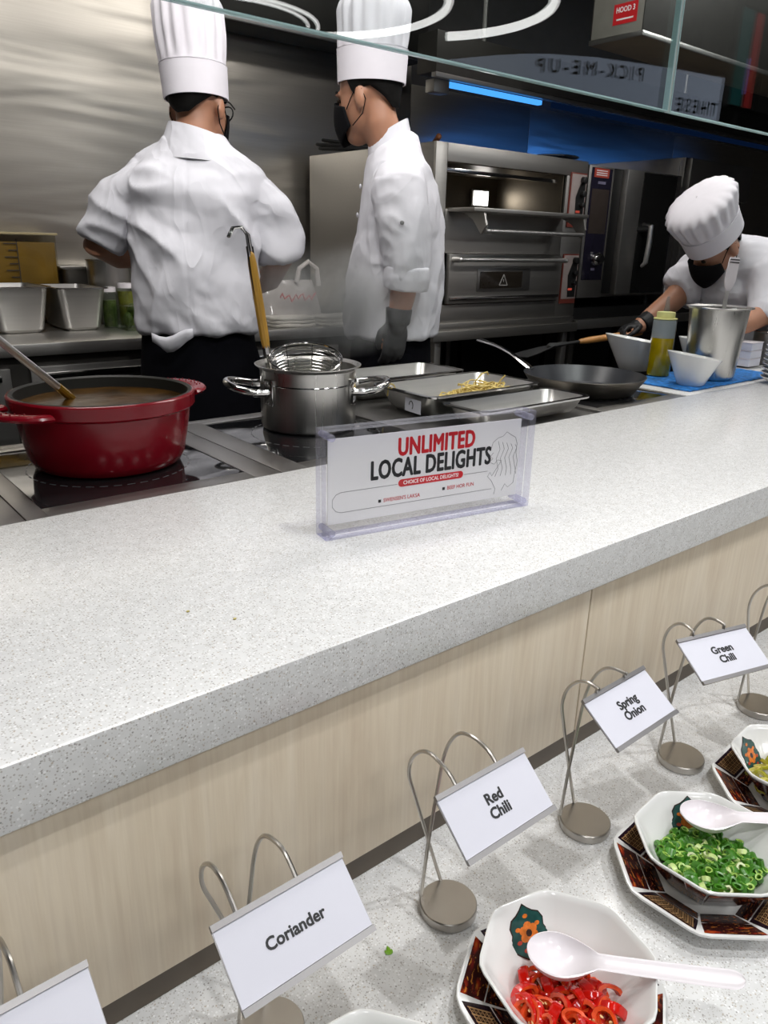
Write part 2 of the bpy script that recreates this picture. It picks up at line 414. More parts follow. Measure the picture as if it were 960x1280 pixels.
hob(.678, 1.115, 1.098, 1.528, .733, 1.07, 1.135, 1.505, 'induction hob with black glass under the steel pot')
hob(1.61, 1.997, 1.098, 1.528, 1.64, 1.98, 1.135, 1.48, 'induction hob with black glass under the frying pan')
hob(-.17, .253, 1.098, 1.528, -.13, .21, 1.137, 1.50, 'induction hob at the far left, cut by the picture edge')

# ================================================================== SNEEZE GUARD GLASS
def pane(x0, x1, label):
    t = thing('glass_screen', label, 'glass screen', ((x0 + x1) / 2, .8, 1.497))
    h = (x1 - x0) / 2
    MB().box(-h, h, -.005, .005, .0025, .9).build('pane', CLEAR, t, smooth=False)
    bx('ground_edge', (-h, h, -.005, .005, 0, .0022), EDGEG, t, .0006)
    bx('top_rail', (-h, h, -.012, .012, .9005, .93), STEELD, t, .002)
    for q in (-.8, .0, .8): MB().tube([(h * q, 0, .93), (h * q, 0, 1.4528)], .005, 8).build('hanging_rod', STEELD, t)
    return t, h
p1, h1 = pane(-1.6, 1.247, 'clear hanging glass screen in front of the two standing cooks')
bx('side_edge', (h1 + .0002, h1 + .0022, -.005, .005, 0.0, .9), EDGEG, p1, .0004)
p2, h2 = pane(1.258, 4.2, 'clear hanging glass screen at the right, past the vertical joint')
bx('side_edge', (-h2 - .0022, -h2 - .0002, -.005, .005, 0.0, .9), EDGEG, p2, .0004)
bx('joint_seal', (-h2 - .0085, -h2 - .0024, -.004, .004, 0.0, .9), pm('grey silicone seal', srgb(168, 178, 174), .35), p2, .001)

# ================================================================== CEILING LAMPS
LAMPW = emitm('white lamp glow', (1, .97, .93, 1), 6.0)
RINGM = emitm('ring lamp glow', (1, .98, .96, 1), RING_E)
def downlight(x, y, label, w=SPOT_W, cone=88):
    t = thing('ceiling_downlight', label, 'lamp', (x, y, 2.95), 0, 'downlights over the buffet ledge')
    MB().lathe([(.055, -.04), (.06, -.04), (.06, -.0005), (.055, -.0005)], 24, cap0=False, cap1=False).build('housing', BLACK, t)
    MB().lathe([(.035, -.012), (.035, -.006)], 24).build('lens', LAMPW, t)
    l = bpy.data.lights.new('downlight_beam', 'SPOT'); l.energy = w; l.spot_size = math.radians(cone); l.spot_blend = .55; l.shadow_soft_size = .035 if cone < 100 else .25; l.color = (1, 1, 1)
    link('downlight_beam', l, t, (0, 0, -.045))
downlight(-.05, -.3, 'ceiling downlight nearest the left end of the counter')
downlight(.87, .02, 'ceiling downlight above the spring onion stand')
downlight(1.75, -.1, 'ceiling downlight above the right end of the ledge')
for i_, (x_, y_) in enumerate(((-1.2, -1.6), (.2, -1.7), (1.6, -1.6), (3.0, -1.5), (-.5, -3.0), (1.0, -3.1), (2.4, -3.8))):
    downlight(x_, y_, ['dining side ceiling downlight, first of the near row', 'dining side ceiling downlight, second of the near row', 'dining side ceiling downlight, third of the near row', 'dining side ceiling downlight, last of the near row', 'dining side ceiling downlight, first of the far row', 'dining side ceiling downlight, second of the far row', 'dining side ceiling downlight, third of the far row'][i_], DINE_W, 150)
def added_spot(x, y, aim, label, w):  # unseen spots, added to brighten the jackets, ovens and steel wall
    t = thing('added_spotlight', label, 'lamp', (x, y, 2.95), 0, 'added unseen spots aimed into the kitchen')
    d = (Vector(aim) - Vector((x, y, 2.83))).normalized(); q = d.to_track_quat('-Z', 'Y').to_euler()
    MB().tube([(0, 0, -.0005), (0, 0, -.10)], .008, 8).build('stem', BLACK, t)
    MB().lathe([(.03, .07), (.042, .06), (.042, -.06), (.038, -.06), (.036, .04)], 20, cap1=False).build('lamp_head', BLACK, t, (0, 0, -.12), q)
    MB().lathe([(.034, -.02), (.034, -.015)], 20).build('lens', LAMPW, t, (0, 0, -.12), q)
    l = bpy.data.lights.new('added_beam', 'SPOT'); l.energy = w; l.spot_size = math.radians(58); l.spot_blend = .6; l.shadow_soft_size = .07; l.color = (1, .99, .98)
    link('added_beam', l, t, tuple(Vector((0, 0, -.12)) + d * .065), q)
added_spot(.35, .45, (.9, 2.25, 1.35), 'added unseen spotlight aimed at the cook with his back turned', FILL_W)
added_spot(1.35, .45, (1.75, 2.2, 1.3), 'added unseen spotlight aimed at the cook in profile and the ovens', FILL_W * 1.2)
added_spot(2.6, .35, (3.0, 1.9, 1.2), 'added unseen spotlight aimed at the bending cook', FILL_W * .8)
added_spot(4.0, .40, (2.1, 3.3, 2.0), 'added unseen spotlight aimed across at the steel wall between the cooks', FILL_W * .9)
def panel_lamp(x, y, sx, sy, label, w):
    t = thing('ceiling_panel_lamp', label, 'lamp', (x, y, 2.95), 0, 'panel lamps over the kitchen')
    bx('frame', (-sx / 2 - .02, sx / 2 + .02, -sy / 2 - .02, sy / 2 + .02, -.03, -.0005), WHITEINK, t, .002)
    bx('diffuser', (-sx / 2, sx / 2, -sy / 2, sy / 2, -.036, -.0302), LAMPW, t, .001)
    l = bpy.data.lights.new('panel_light', 'AREA'); l.shape = 'RECTANGLE'; l.size = sx; l.size_y = sy; l.energy = w; l.color = (1, .97, .94)
    link('panel_light', l, t, (0, 0, -.04))
panel_lamp(.55, 1.75, 1.2, .3, 'ceiling panel lamp over the back-turned cook', PANEL_W)
panel_lamp(2.35, 1.55, 1.2, .3, 'ceiling panel lamp over the frying pan', PANEL_W)
panel_lamp(4.3, 1.5, 1.2, .3, 'ceiling panel lamp over the far right bench', PANEL_W * .7)
def ring(cx, cy, R, a0, a1, r, label, z=2.58, double=False):
    t = thing('ring_lamp', label, 'lamp', (cx, cy, z), 0, 'ring lamps over the dining side')
    def arc(RR, dz): return [(RR * math.cos(a0 + (a1 - a0) * k / 48), RR * math.sin(a0 + (a1 - a0) * k / 48), dz) for k in range(49)]
    MB().tube(arc(R, 0), r, 8).build('light_tube', RINGM, t)
    if double: MB().tube(arc(R - .07, .0), r * .8, 8).build('light_tube', RINGM, t)
    for k in range(3):
        a = a0 + (a1 - a0) * (k + .5) / 3
        MB().tube([(R * math.cos(a), R * math.sin(a), r), (R * math.cos(a), R * math.sin(a), 2.95 - z)], .003, 6).build('wire', BLACK, t)
ring(2.95, -3.86, .677, 0, 2 * PI, .010, 'double white ring lamp hanging behind the viewer, mirrored leftmost in the glass', z=2.70, double=True)
ring(2.86, -2.60, .78, -1.2, 1.6, .022, 'white curved lamp hanging behind the viewer, mirrored across the tall hat')
ring(3.35, -2.20, .74, -.62, 1.3, .026, 'white curved lamp hanging behind the viewer, mirrored right of the tall hat')

# curved lit fascia of the stall behind the viewer (mirrored in the glass)
t = thing('stall_fascia', 'curved pale blue stall fascia behind the viewer, mirrored in the glass', 'sign', (4.35, -1.39, 1.95))
FASC = emitm('backlit pale blue fascia', (.55, .63, .80, 1), 1.0)
plan = [(3.50, -2.12), (3.61, -1.86), (3.70, -1.71), (3.81, -1.61), (4.05, -1.48), (4.35, -1.39), (4.70, -1.31), (5.05, -1.25), (5.12, -1.34), (5.14, -1.6)]
def along(s):
    d = [0]
    for a, b in zip(plan, plan[1:]): d.append(d[-1] + math.dist(a, b))
    for i in range(len(plan) - 1):
        if d[i + 1] >= s:
            f = (s - d[i]) / (d[i + 1] - d[i]); a, b = plan[i], plan[i + 1]
            return (a[0] + (b[0] - a[0]) * f - 4.35, a[1] + (b[1] - a[1]) * f + 1.39, math.atan2(b[1] - a[1], b[0] - a[0]))
rings_ = []
fm = MB()
inner = [(x, y - .05) for x, y in plan]
for z0, z1 in ((0, .228), (.236, .36)):
    poly = [(x - 4.35, y + 1.39) for x, y in plan] + [(x - 4.35, y + 1.39) for x, y in reversed(inner)]
    m_ = MB(); n = len(plan)
    for i in range(n - 1):
        a, b, c, d = poly[i], poly[i + 1], poly[2 * n - 2 - i], poly[2 * n - 1 - i]
        m_.prism([a, b, c, d], z0, z1)
    m_.build('light_band', FASC, t, smooth=False)
bx('support_post', (-.2, -.1, -.3, -.2, -1.95, 0), BLACK, t)
bx('support_post', (.6, .7, -.3, -.2, -1.95, 0), BLACK, t)
ADV = dict(P=.60, I=.30, C=.68, K=.64, M=.86, E=.56, U=.70, T=.58, H=.74, S=.52)
ADV['-'] = .40
def arc_text(s, start, size, z, gap):
    p = start
    for ch in s:
        w = ADV[ch] * size
        x, y, a = along(p - w / 2)
        text(ch, size, INK, t, (x - .004 * math.sin(-a), y + .004, z), (PI / 2, 0, a + PI), ext=.001, off=.002)
        p -= w + gap
arc_text('PICK-ME-UP', 1.22, .098, .298, .016)
arc_text("THESE", 1.87, .105, .172, .014)
t = thing('display_screen', 'narrow lit red and teal display behind the viewer, mirrored top right', 'screen', (5.80, -1.5, 2.26))
bx('casing', (-.2, .2, -.05, -.002, -.02, .6), BLACK, t)
bx('red_strip', (.0, .1, -.0015, .002, 0, .58), emitm('red display glow', (.7, .05, .05, 1), .45), t, 0)
bx('teal_strip', (-.19, -.03, -.0015, .002, 0, .58), emitm('teal display glow', (.02, .22, .22, 1), .35), t, 0)
bx('violet_strip', (-.03, .0, -.0015, .002, .08, .3), emitm('violet display glow', (.35, .25, .8, 1), .6), t, 0)
bx('stand_pole', (-.02, .02, -.045, -.01, -2.28, -.02), BLACK, t)

# ================================================================== HOODS
t = thing('extractor_hood', 'dark extractor hood with a blue light strip above the ovens', 'hood', (2.195, 2.4, 1.885))
bx('canopy', (0, 3.6, .0, .11, .0125, .15), DARKSTEEL, t, .003)
bx('rim_gutter', (0, 3.6, .0, .025, -.004, .012), STEELD, t, .001)
bx('lamp_bracket', (.02, .10, .03, .08, -.05, -.0045), STEELD, t, .002)
bx('blue_strip', (.08, .66, .035, .06, -.022, -.0045), emitm('blue strip glow', (.07, .36, 1, 1), 1.3), t, .002)
l = bpy.data.lights.new('blue_light', 'AREA'); l.shape = 'RECTANGLE'; l.size = 1.1; l.size_y = .05; l.energy = BLUE_W; l.color = (.05, .24, .85); l.spread = math.radians(80)
link('blue_light', l, t, (1.75, .13, -.01), (math.radians(70), 0, 0))
l = bpy.data.lights.new('blue_light', 'AREA'); l.shape = 'RECTANGLE'; l.size = 1.1; l.size_y = .05; l.energy = BLUE_W; l.color = (.05, .24, .85); l.spread = math.radians(80)
link('blue_light', l, t, (2.95, .13, -.01), (math.radians(70), 0, 0))
bx('blue_strip', (.8, 3.5, .085, .105, -.010, .0120), emitm('dim blue strip glow', (.02, .07, .25, 1), .08), t, .002)
for x in (.3, 1.8, 3.3): MB().tube([(x, .055, .15), (x, .055, 1.0645)], .01, 8).build('hanger', STEELD, t)
t = thing('extractor_hood', 'added dark box standing in for a dark reflection high on the steel wall between the tall hats', 'hood', (1.62, 3.15, 2.12))  # canopy made up; its dark front stands in for the wall's dark reflection
MB().box(0, 1.2, 0, .197, 0, .5).build('canopy', DARKSTEEL, t, bevel=.004)
bx('rim_gutter', (0, 1.2, -.012, -.0005, -.004, .02), STEELD, t, .001)
MB().tube([(.28, .10, .5), (.28, .10, .8295)], .08, 16).build('duct', STEELD, t)
# hood with the red sticker
t = thing('hood_box', 'grey hanging hood box with a red HOOD 3 sticker', 'hood', (2.665, 1.84, 2.0))
BOXG = pm('grey painted sheet', srgb(150, 146, 138), .45, .3, .06)
BOXB = pm('underside sheet', srgb(132, 116, 98), .5, .3, .06)
bx('side_sheet', (0, .004, .004, .221, .004, .7), BOXG, t, .001)
bx('front_sheet', (.0, 2.2, 0, .004, .004, .7), DARKSTEEL, t, .001)
bx('back_sheet', (.0, 2.2, .222, .226, .004, .7), DARKSTEEL, t, .001)
bx('bottom_sheet', (0, 2.2, 0, .226, 0, .0038), BOXB, t, .001)
bx('lower_trim', (-.003, 2.2, -.006, -.0003, 0, .016), STEELD, t, .001)
bx('lower_trim', (-.006, -.0005, -.006, .226, 0, .016), STEELD, t, .001)
bx('top_sheet', (0, 2.2, 0, .226, .7, .704), DARKSTEEL, t, .001)
for x in (.3, 1.8): MB().tube([(x, .11, .704), (x, .11, .948)], .008, 8).build('hanger', STEELD, t)
st = bx('sticker', (-.0012, -.0003, .03, .13, .05, .115), pm('red sticker', srgb(206, 34, 40), .4), t, 0)
text('HOOD 3', .024, WHITEINK, st, (-.0014, .08, .095), (PI / 2, 0, -PI / 2), xs=.85, off=.0006)
bx('print_line', (-.0016, -.0013, .045, .115, .063, .068), WHITEINK, st, 0)
bx('lamp', (2.0, 2.1, .08, .12, -.03, -.0005), BLACK, t)

# ================================================================== OVENS
OX, OY = 2.213, 2.4
t = thing('deck_oven', 'two deck steel baking oven with the upper door folded down', 'oven', (OX, OY, .967))
Z = lambda z: z - .967
X = lambda x: x - OX
bx('side_panel', (0, .012, .012, .88, 0, .695), OVENST, t, .003)
bx('side_panel', (.953, .965, .012, .88, 0, .695), OVENST, t, .003)
bx('top_panel', (.012, .953, .012, .88, .683, .695), OVENST, t, .002)
bx('back_panel', (.012, .953, .868, .88, 0, .683), OVENST, t, .002)
bx('corner_post', (0.0, X(2.276), 0, .0115, 0, .695), OVENST, t, .002)
bx('top_fascia', (X(2.277), .965, 0, .0115, Z(1.595), .695), OVENST, t, .002)
bx('right_fascia', (X(3.03), .965, 0, .0115, 0, Z(1.594)), OVENST, t, .002)
bx('middle_fascia', (X(2.277), X(3.029), 0, .0115, Z(1.25), Z(1.42)), OVENST, t, .002)
bx('bottom_fascia', (X(2.277), X(3.029), 0, .0115, 0.0, Z(1.043)), OVENST, t, .002)
ch = MB(); x0, x1, y0, y1, z0, z1 = X(2.285), X(3.02), .013, .42, Z(1.424), Z(1.592)
ch.quad((x0, y1, z0), (x1, y1, z0), (x1, y1, z1), (x0, y1, z1)); ch.quad((x0, y0, z0), (x0, y1, z0), (x0, y1, z1), (x0, y0, z1))
ch.quad((x1, y1, z0), (x1, y0, z0), (x1, y0, z1), (x1, y1, z1)); ch.quad((x0, y0, z0), (x1, y0, z0), (x1, y1, z0), (x0, y1, z0)); ch.quad((x0, y1, z1), (x1, y1, z1), (x1, y0, z1), (x0, y0, z1))
cho = ch.build('oven_chamber', steel('sooty oven lining', (.20, .17, .13, 1), .38, (20, 20, 20), .05), t, smooth=False)
sd = cho.modifiers.new('thick', 'SOLIDIFY'); sd.thickness = .004
LO = emitm('oven lamp glow', (1, .98, .95, 1), 7.0)
lm = bx('lamp_housing', (.62, .74, .405, .4185, Z(1.46), Z(1.54)), OVENST, t, .002)
bx('lamp_glass', (.632, .728, .400, .4045, Z(1.468), Z(1.532)), LO, lm, .002)
bx('heating_rail', (X(2.30), X(3.0), .03, .045, Z(1.560), Z(1.575)), STEELP, t, .002)
dr = bx('folded_door', (X(2.29), X(3.02), -.15, -.001, Z(1.409), Z(1.424)), OVENST, t, .003)
for x in (X(2.36), X(3.0)):
    MB().prism([(-.005, 0), (.005, 0), (.005, 0.001), (-.005, .001)], 0, .001)
    arm = MB(); arm.loft([[(x - .005, y, z) for y, z in ((-.02, Z(1.408)), (-.14, Z(1.408)), (-.155, Z(1.36)), (-.13, Z(1.325)), (-.08, Z(1.38)))], [(x + .005, y, z) for y, z in ((-.02, Z(1.408)), (-.14, Z(1.408)), (-.155, Z(1.36)), (-.13, Z(1.325)), (-.08, Z(1.38)))]])
    arm.build('door_bracket', OVENST, dr)
MB().tube([(X(2.365), -.145, Z(1.338)), (X(2.995), -.145, Z(1.338))], .009, 12).build('door_handle', BARST, dr)
ld = bx('closed_door', (X(2.292), X(3.015), -.022, -.0005, Z(1.048), Z(1.247)), OVENST, t, .003)
MB().tube([(X(2.31), -.065, Z(1.226)), (X(3.0), -.065, Z(1.226))], .009, 12).build('door_handle', BARST, ld)
for x in (X(2.315), X(2.995)): MB().tube([(x, -.022, Z(1.226)), (x, -.065, Z(1.226))], .011, 10, round_ends=True).build('handle_post', BARST, ld)
bx('window_frame', (X(2.46), X(2.80), -.026, -.0222, Z(1.095), Z(1.19)), STEELD, ld, .0015)
bx('window', (X(2.475), X(2.745), -.0285, -.0262, Z(1.108), Z(1.178)), pm('dark oven window', (.02, .016, .012, 1), .15), ld, .001)
tr = MB()
for k in range(3):
    a = [(0, .045), (-.026, 0), (.026, 0)]; p, q = a[k], a[(k + 1) % 3]
    tr.tube([(X(2.62) + p[0], -.0295, Z(1.12) + p[1]), (X(2.62) + q[0], -.0295, Z(1.12) + q[1])], .0022, 6)
tr.tube([(X(2.62), -.0295, Z(1.134)), (X(2.62), -.0295, Z(1.146))], .002, 6)
tr.build('warning_mark', pm('grey print', srgb(150, 148, 144), .5), ld)
bx('lower_ledge', (X(2.30), X(3.01), -.03, -.0225, Z(1.063), Z(1.075)), STEELP, ld, .001)
for zt, zb in ((1.609, 1.374), (1.255, 1.028)):
    cp = bx('control_panel', (X(3.052), X(3.168), -.008, -.0005, Z(zb), Z(zt)), pm('red panel border', srgb(120, 56, 46), .4), t, .002)
    bx('panel_face', (X(3.056), X(3.164), -.0095, -.0082, Z(zb) + .022, Z(zt) - .006), pm('grey panel face', srgb(158, 146, 142), .4), cp, .001)
    pf = MB(); pf.prism([(X(3.10), 0), (X(3.156), 0), (X(3.156), .18), (X(3.12), .16), (X(3.092), .10)], 0, .001)
    for v in pf.v: v.y, v.z = -.0105 - v.z, Z(zb) + .03 + v.y
    pf.build('dark_swoosh', BLACK, cp)
    h = zt - zb
    for fz, rr in ((.87, .016), (.62, .014), (.42, .012)):
        MB().lathe([(rr, 0), (rr * .95, .018), (rr * .6, .02)], 16).build('knob', BLACK, cp, (X(3.135), -.0095, Z(zb) + h * fz), (PI / 2, 0, 0))
    bx('pilot_lamp', (X(3.10), X(3.13), -.0125, -.0106, Z(zb) + h * .27, Z(zb) + h * .27 + .01), emitm('red pilot glow', (1, .15, .1, 1), .35), cp, .001)
bx('base_plinth', (.03, .95, -.015, .87, -.03, -.0005), OVENST, t, .003)
t = thing('oven_table', 'steel legged table under the two deck oven', 'table', (OX, OY, 0))
bx('table_top', (.0, .968, -.03, .9, .895, .9365), OVENST, t, .003)
for x in (.04, .90):
    for y in (.0, .82): bx('leg', (x, x + .035, y, y + .035, 0, .8945), OVENST, t, .004)
bx('shelf', (.04, .95, .04, .85, .25, .27), DARKSTEEL, t, .002)

t = thing('combi_oven', 'tall combi steam oven with dark glass door and black control strip', 'oven', (3.19, 2.4, 1.05))
bx('body', (0, .80, .03, .85, 0, .60), OVENST, t, .004)
cs = bx('control_strip', (0, .195, 0, .029, .0, .60), OVENST, t, .003)
bx('display', (.018, .178, -.003, -.0002, .085, .592), pm('black violet glass', (.018, .016, .03, 1), .08), cs, .002)
MB().lathe([(.033, 0), (.032, .02), (.026, .03), (.018, .031)], 24).build('dial', STEELP, cs, (.11, -.0035, .185), (PI / 2, 0, 0))
MB().lathe([(.020, 0), (.019, .012), (.006, .0125)], 20).build('dial_cap', BLACK, cs, (.11, -.034, .185), (PI / 2, 0, 0))
sk = bx('sticker', (.035, .15, -.0042, -.0032, .55, .59), pm('orange red sticker', srgb(176, 66, 48), .5), cs, 0)
for zz in (.578, .568, .559): bx('print_line', (.05, .135, -.0048, -.0043, zz, zz + .004), WHITEINK, sk, 0)
for zz, w in ((.522, .06), (.13, .03)): bx('print_mark', (.10 - w / 2, .10 + w / 2, -.0040, -.0032, zz, zz + .012), pm('grey violet print', srgb(120, 116, 140), .5), cs, 0)
bx('screen_band', (.03, .165, -.0042, -.0032, .30, .50), pm('grey brown screen', srgb(66, 58, 54), .2), cs, .001)
dd = bx('door', (.27, .745, -.03, .029, .012, .60), OVENST, t, .004)
bx('door_glass', (.40, .70, -.034, -.0302, .018, .594), pm('smoked door glass', (.012, .012, .012, 1), .07), dd, .002)
MB().tube([(.44, -.034, .35), (.435, -.085, .345), (.43, -.09, .26), (.425, -.085, .17), (.42, -.07, .155)], [.012, .014, .014, .013, .009], 10, round_ends=True).build('door_handle', BARST, dd)
MB().tube([(.41, -.034, .33), (.44, -.08, .335)], .016, 10, round_ends=True).build('handle_mount', BLACK, dd)
bx('black_gap', (.197, .268, .0, .0285, .02, .598), BLACK, t, .001)
t = thing('oven_stand', 'dark stand with a steel rail under the combi oven', 'stand', (3.19, 2.4, 0))
bx('rail', (0, 1.6, -.02, .02, .90, .945), OVENST, t, .003)
bx('stand_top', (0, 1.6, .021, .85, .93, 1.0), BLACK, t, .002)
for x in (.02, .78, 1.54):
    for y in (.03, .79): bx('leg', (x, x + .04, y, y + .04, 0, .929), DARKSTEEL, t, .003)
for x in (.05, .72):
    for y in (.08, .78): MB().lathe([(.02, 0), (.016, .0495)], 12).build('foot', BLACK, t, (x, y, 1.0002))
t = thing('holding_cabinet', 'steel holding cabinet with a sloped top behind the bending cook', 'cabinet', (4.03, 2.42, 1.0005))
bx('body', (0, .72, .03, .85, 0, .75), OVENST, t, .004)
bx('left_post', (0, .05, 0, .029, .0, .75), OVENST, t, .003)
bx('top_fascia', (.051, .72, -.01, .029, .56, .75), OVENST, t, .004)
bx('vent_slot', (.10, .66, .0, .029, .50, .555), BLACK, t, .002)
dd = bx('door', (.06, .64, -.005, .029, .02, .49), OVENST, t, .004)
MB().tube([(.58, -.04, .1), (.58, -.04, .42)], .010, 10, round_ends=True).build('door_handle', BARST, dd)
bx('control_strip', (.65, .715, -.004, .029, .02, .49), BLACK, t, .002)
for z in (.40, .33, .12): MB().lathe([(.017, 0), (.015, .02)], 14).build('knob', OVENST, t, (.682, -.0045, z), (PI / 2, 0, 0))

# things lying on the deck oven
def spot_on_oven(x, y): return (x, y, 1.6622)
for k, (a, ln) in enumerate(((.15, .30), (.4, .32), (.62, .30), (-.1, .27), (.85, .26))):
    t = thing('kitchen_tongs', ['black handled tongs lying nearest the front of the oven top', 'long black tongs second in the fan on the oven top', 'black tongs in the middle of the fan on the oven top', 'short black tongs lowest in the fan on the oven top', 'black tongs at the back of the fan on the oven top'][k], 'tongs', (2.355 + k * .030, 2.93 + k * .012, 1.6625), 2.12 + (a - .4) * .40, 'black tongs on the oven top')
    zz = .010 + k * .012
    for s in (-1, 1):
        MB().tube([(0, s * .004, zz), (ln * .5, s * .02, zz + .012), (ln, s * .012, zz + .016 + k * .006)], [.006, .008, .007], 8, round_ends=True).build('arm', BLACK, t)
    MB().ell((-.004, 0, zz), (.012, .010, .009), 10, 6).build('hinge', STEELD, t)
t = thing('round_pan_lid', 'steel pan lid lying behind the tongs on the oven top', 'lid', (2.66, 3.10, 1.6625))
MB().lathe([(.10, 0), (.10, .006), (.06, .02), (.01, .028)], 28).build('lid_disc', STEEL, t)
MB().lathe([(.012, .028), (.016, .045), (.006, .048)], 12).build('knob', BLACK, t)
t = thing('wooden_peel', 'brown wooden handled peel lying on the oven top', 'peel', (2.52, 2.78, 1.6625), -2.15)
MB().tube([(0, 0, .012), (.10, 0, .024), (.24, 0, .045)], [.010, .013, .012], 10, round_ends=True).build('handle', pm('dark brown wood', srgb(112, 64, 30), .5), t)
MB().box(-.22, .0, -.06, .06, .002, .006).build('blade', STEELD, t, bevel=.001)
t = thing('round_tray', 'dark blue round tray on the right of the oven top', 'tray', (3.05, 2.52, 1.6625))
MB().lathe([(.09, 0), (.12, .012), (.125, .014), (.12, .016), (.09, .004)], 32).build('dish', pm('dark blue enamel', (.03, .05, .09, 1), .25), t)
MB().lathe([(.126, .012), (.128, .014), (.126, .016)], 32, cap0=False, cap1=False).build('rim', STEELP, t)

# ================================================================== BACK COUNTER AND WHAT STANDS ON IT
t = thing('back_counter', 'stainless steel back counter with doors along the rear wall', 'counter', (0, 2.6, 0))
bx('worktop', (-1.5, 2.19, 0, .75, .915, .9545), STEEL, t, .004)
bx('carcass', (-1.5, 2.19, .03, .74, .1, .9145), DARKSTEEL, t, 0)
for x0, x1 in ((-1.0, -.3), (-.29, .41), (.42, .62), (.68, 1.30), (1.31, 1.9)):
    d = bx('door', (x0, x1, .01, .0295, .14, .88), STEELD, t, .003)
    bx('door_handle', (x0 + .03, x1 - .03, -.004, .0095, .84, .86), STEELP, d, .003)
def gn(t, w, d, h, z0=0, flare=.02, rim=.012, m=STEEL, th=.0012):
    def rr(hx, hy, r, z, n=5):
        out = []
        for cx, cy, a0 in ((hx - r, hy - r, 0), (-hx + r, hy - r, PI / 2), (-hx + r, -hy + r, PI), (hx - r, -hy + r, 1.5 * PI)):
            for k in range(n): a = a0 + PI / 2 * k / (n - 1); out.append((cx + r * math.cos(a), cy + r * math.sin(a), z))
        return out
    hx, hy = w / 2, d / 2
    b = MB(); b.loft([rr(hx - rim - flare - .012, hy - rim - flare - .012, .02, z0), rr(hx - rim - flare, hy - rim - flare, .025, z0 + .012), rr(hx - rim, hy - rim, .025, z0 + h - .001), rr(hx - rim - .0015, hy - rim - .0015, .024, z0 + h - .001),
              rr(hx - rim - flare - .0015, hy - rim - flare - .0015, .024, z0 + .0135), rr(hx - rim - flare - .012, hy - rim - flare - .012, .02, z0 + .0018)])
    b.build('pan_body', m, t)
    r_ = MB(); r_.loft([rr(hx - rim - .001, hy - rim - .001, .024, z0 + h), rr(hx, hy, .028, z0 + h), rr(hx, hy, .028, z0 + h - .004), rr(hx - .002, hy - .002, .026, z0 + h - .004), rr(hx - .002, hy - .002, .026, z0 + h - .0015), rr(hx - rim - .001, hy - rim - .001, .024, z0 + h - .0012)], cap0=False, cap1=False)
    r_.build('rolled_rim', STEELP if m is STEEL else m, t)
t = thing('deep_steel_pan', 'deep steel food pan at the left end of the back counter', 'food pan', (.745, 3.00, .955)); gn(t, .215, .30, .158, m=STEEL)
t = thing('deep_steel_pan', 'deep steel food pan second from left on the back counter', 'food pan', (.955, 3.00, .955)); gn(t, .195, .30, .152, m=STEEL)
t = thing('flat_steel_pan', 'steel pan with a flat lid behind the second deep pan', 'food pan', (1.075, 3.28, .955)); gn(t, .16, .13, .205, m=STEELD)
bx('lid', (-.08, .08, -.065, .065, .2055, .212), STEEL, t, .002)
t = thing('storage_box', 'clear measured tub of yellow sauce at the far left', 'container', (.74, 3.265, .955))
MB().box(-.20, .245, -.065, .07, .002, .325).build('tub', clearmat('clear polycarbonate', (.9, .88, .8, 1), 1.5, 1.0), t, smooth=False)
bx('sauce', (-.196, .241, -.061, .066, .006, .30), pm('yellow sauce', srgb(112, 86, 14), .4, 0, .25, (9, 9, 9)), t, .004)
bx('tub_rim', (-.207, .252, -.072, .077, .3255, .334), pm('pale rim plastic', srgb(170, 156, 120), .35), t, .002)
sc_ = MB()
for k in range(9): sc_.box(.07 if k % 2 else .055, .10, -.0666, -.0656, .10 + k * .024, .1035 + k * .024)
sc_.box(.1005, .1035, -.0666, -.0656, .08, .31)
sc_.build('measure_marks', INK, t, smooth=False)
t = thing('round_steel_pot', 'plain round steel pot behind the clear veg boxes', 'pot', (1.155, 3.125, .955))
MB().lathe([(.08, 0), (.084, .004), (.084, .235), (.088, .238), (.088, .243), (.082, .243), (.081, .01), (0.001, .008)], 36, cap1=False).build('body', STEELV, t)
t = thing('glass_jar', 'small jar of green leaves beside the clear box', 'jar', (1.082, 2.96, .955))
JAR = clearmat('clear jar plastic', (.9, .95, .9, 1), 1.5, 1.2); GREENF = pm('green leaves in brine', srgb(66, 80, 26), .5, 0, .5, (40, 40, 40), .5)
MB().lathe([(.026, 0), (.028, .004), (.028, .12), (.022, .13)], 20).build('jar_body', JAR, t)
MB().lathe([(.024, .004), (.025, .1)], 16).build('leaves', GREENF, t)
MB().lathe([(.027, .1305), (.027, .148)], 20).build('lid', PLASTIC, t)
t = thing('clear_box', 'clear plastic box of green vegetables beside the white jacket', 'container', (1.135, 2.845, .955))
MB().box(-.052, .085, -.05, .08, .001, .085).build('box_body', JAR, t, smooth=False)
bx('box_lip', (-.056, .089, -.054, .084, .0855, .09), JAR, t, .001)
for k in range(4):
    MB().ell((-.03 + k * .026, .0 + (k % 2) * .02, .035 + (k % 2) * .03), (.018, .022, .03), 10, 7).build('vegetable', GREENF, t)
t = thing('glass_jar', 'tall jar with yellow green filling behind the clear box', 'jar', (1.155, 2.975, .955))
MB().lathe([(.03, 0), (.033, .004), (.033, .135), (.026, .142)], 20).build('jar_body', JAR, t)
MB().lathe([(.028, .004), (.03, .13)], 16).build('filling', pm('yellow green brine', srgb(98, 96, 30), .5, 0, .5, (40, 40, 40)), t)
MB().lathe([(.03, .1425), (.03, .16)], 20).build('lid', PLASTIC, t)
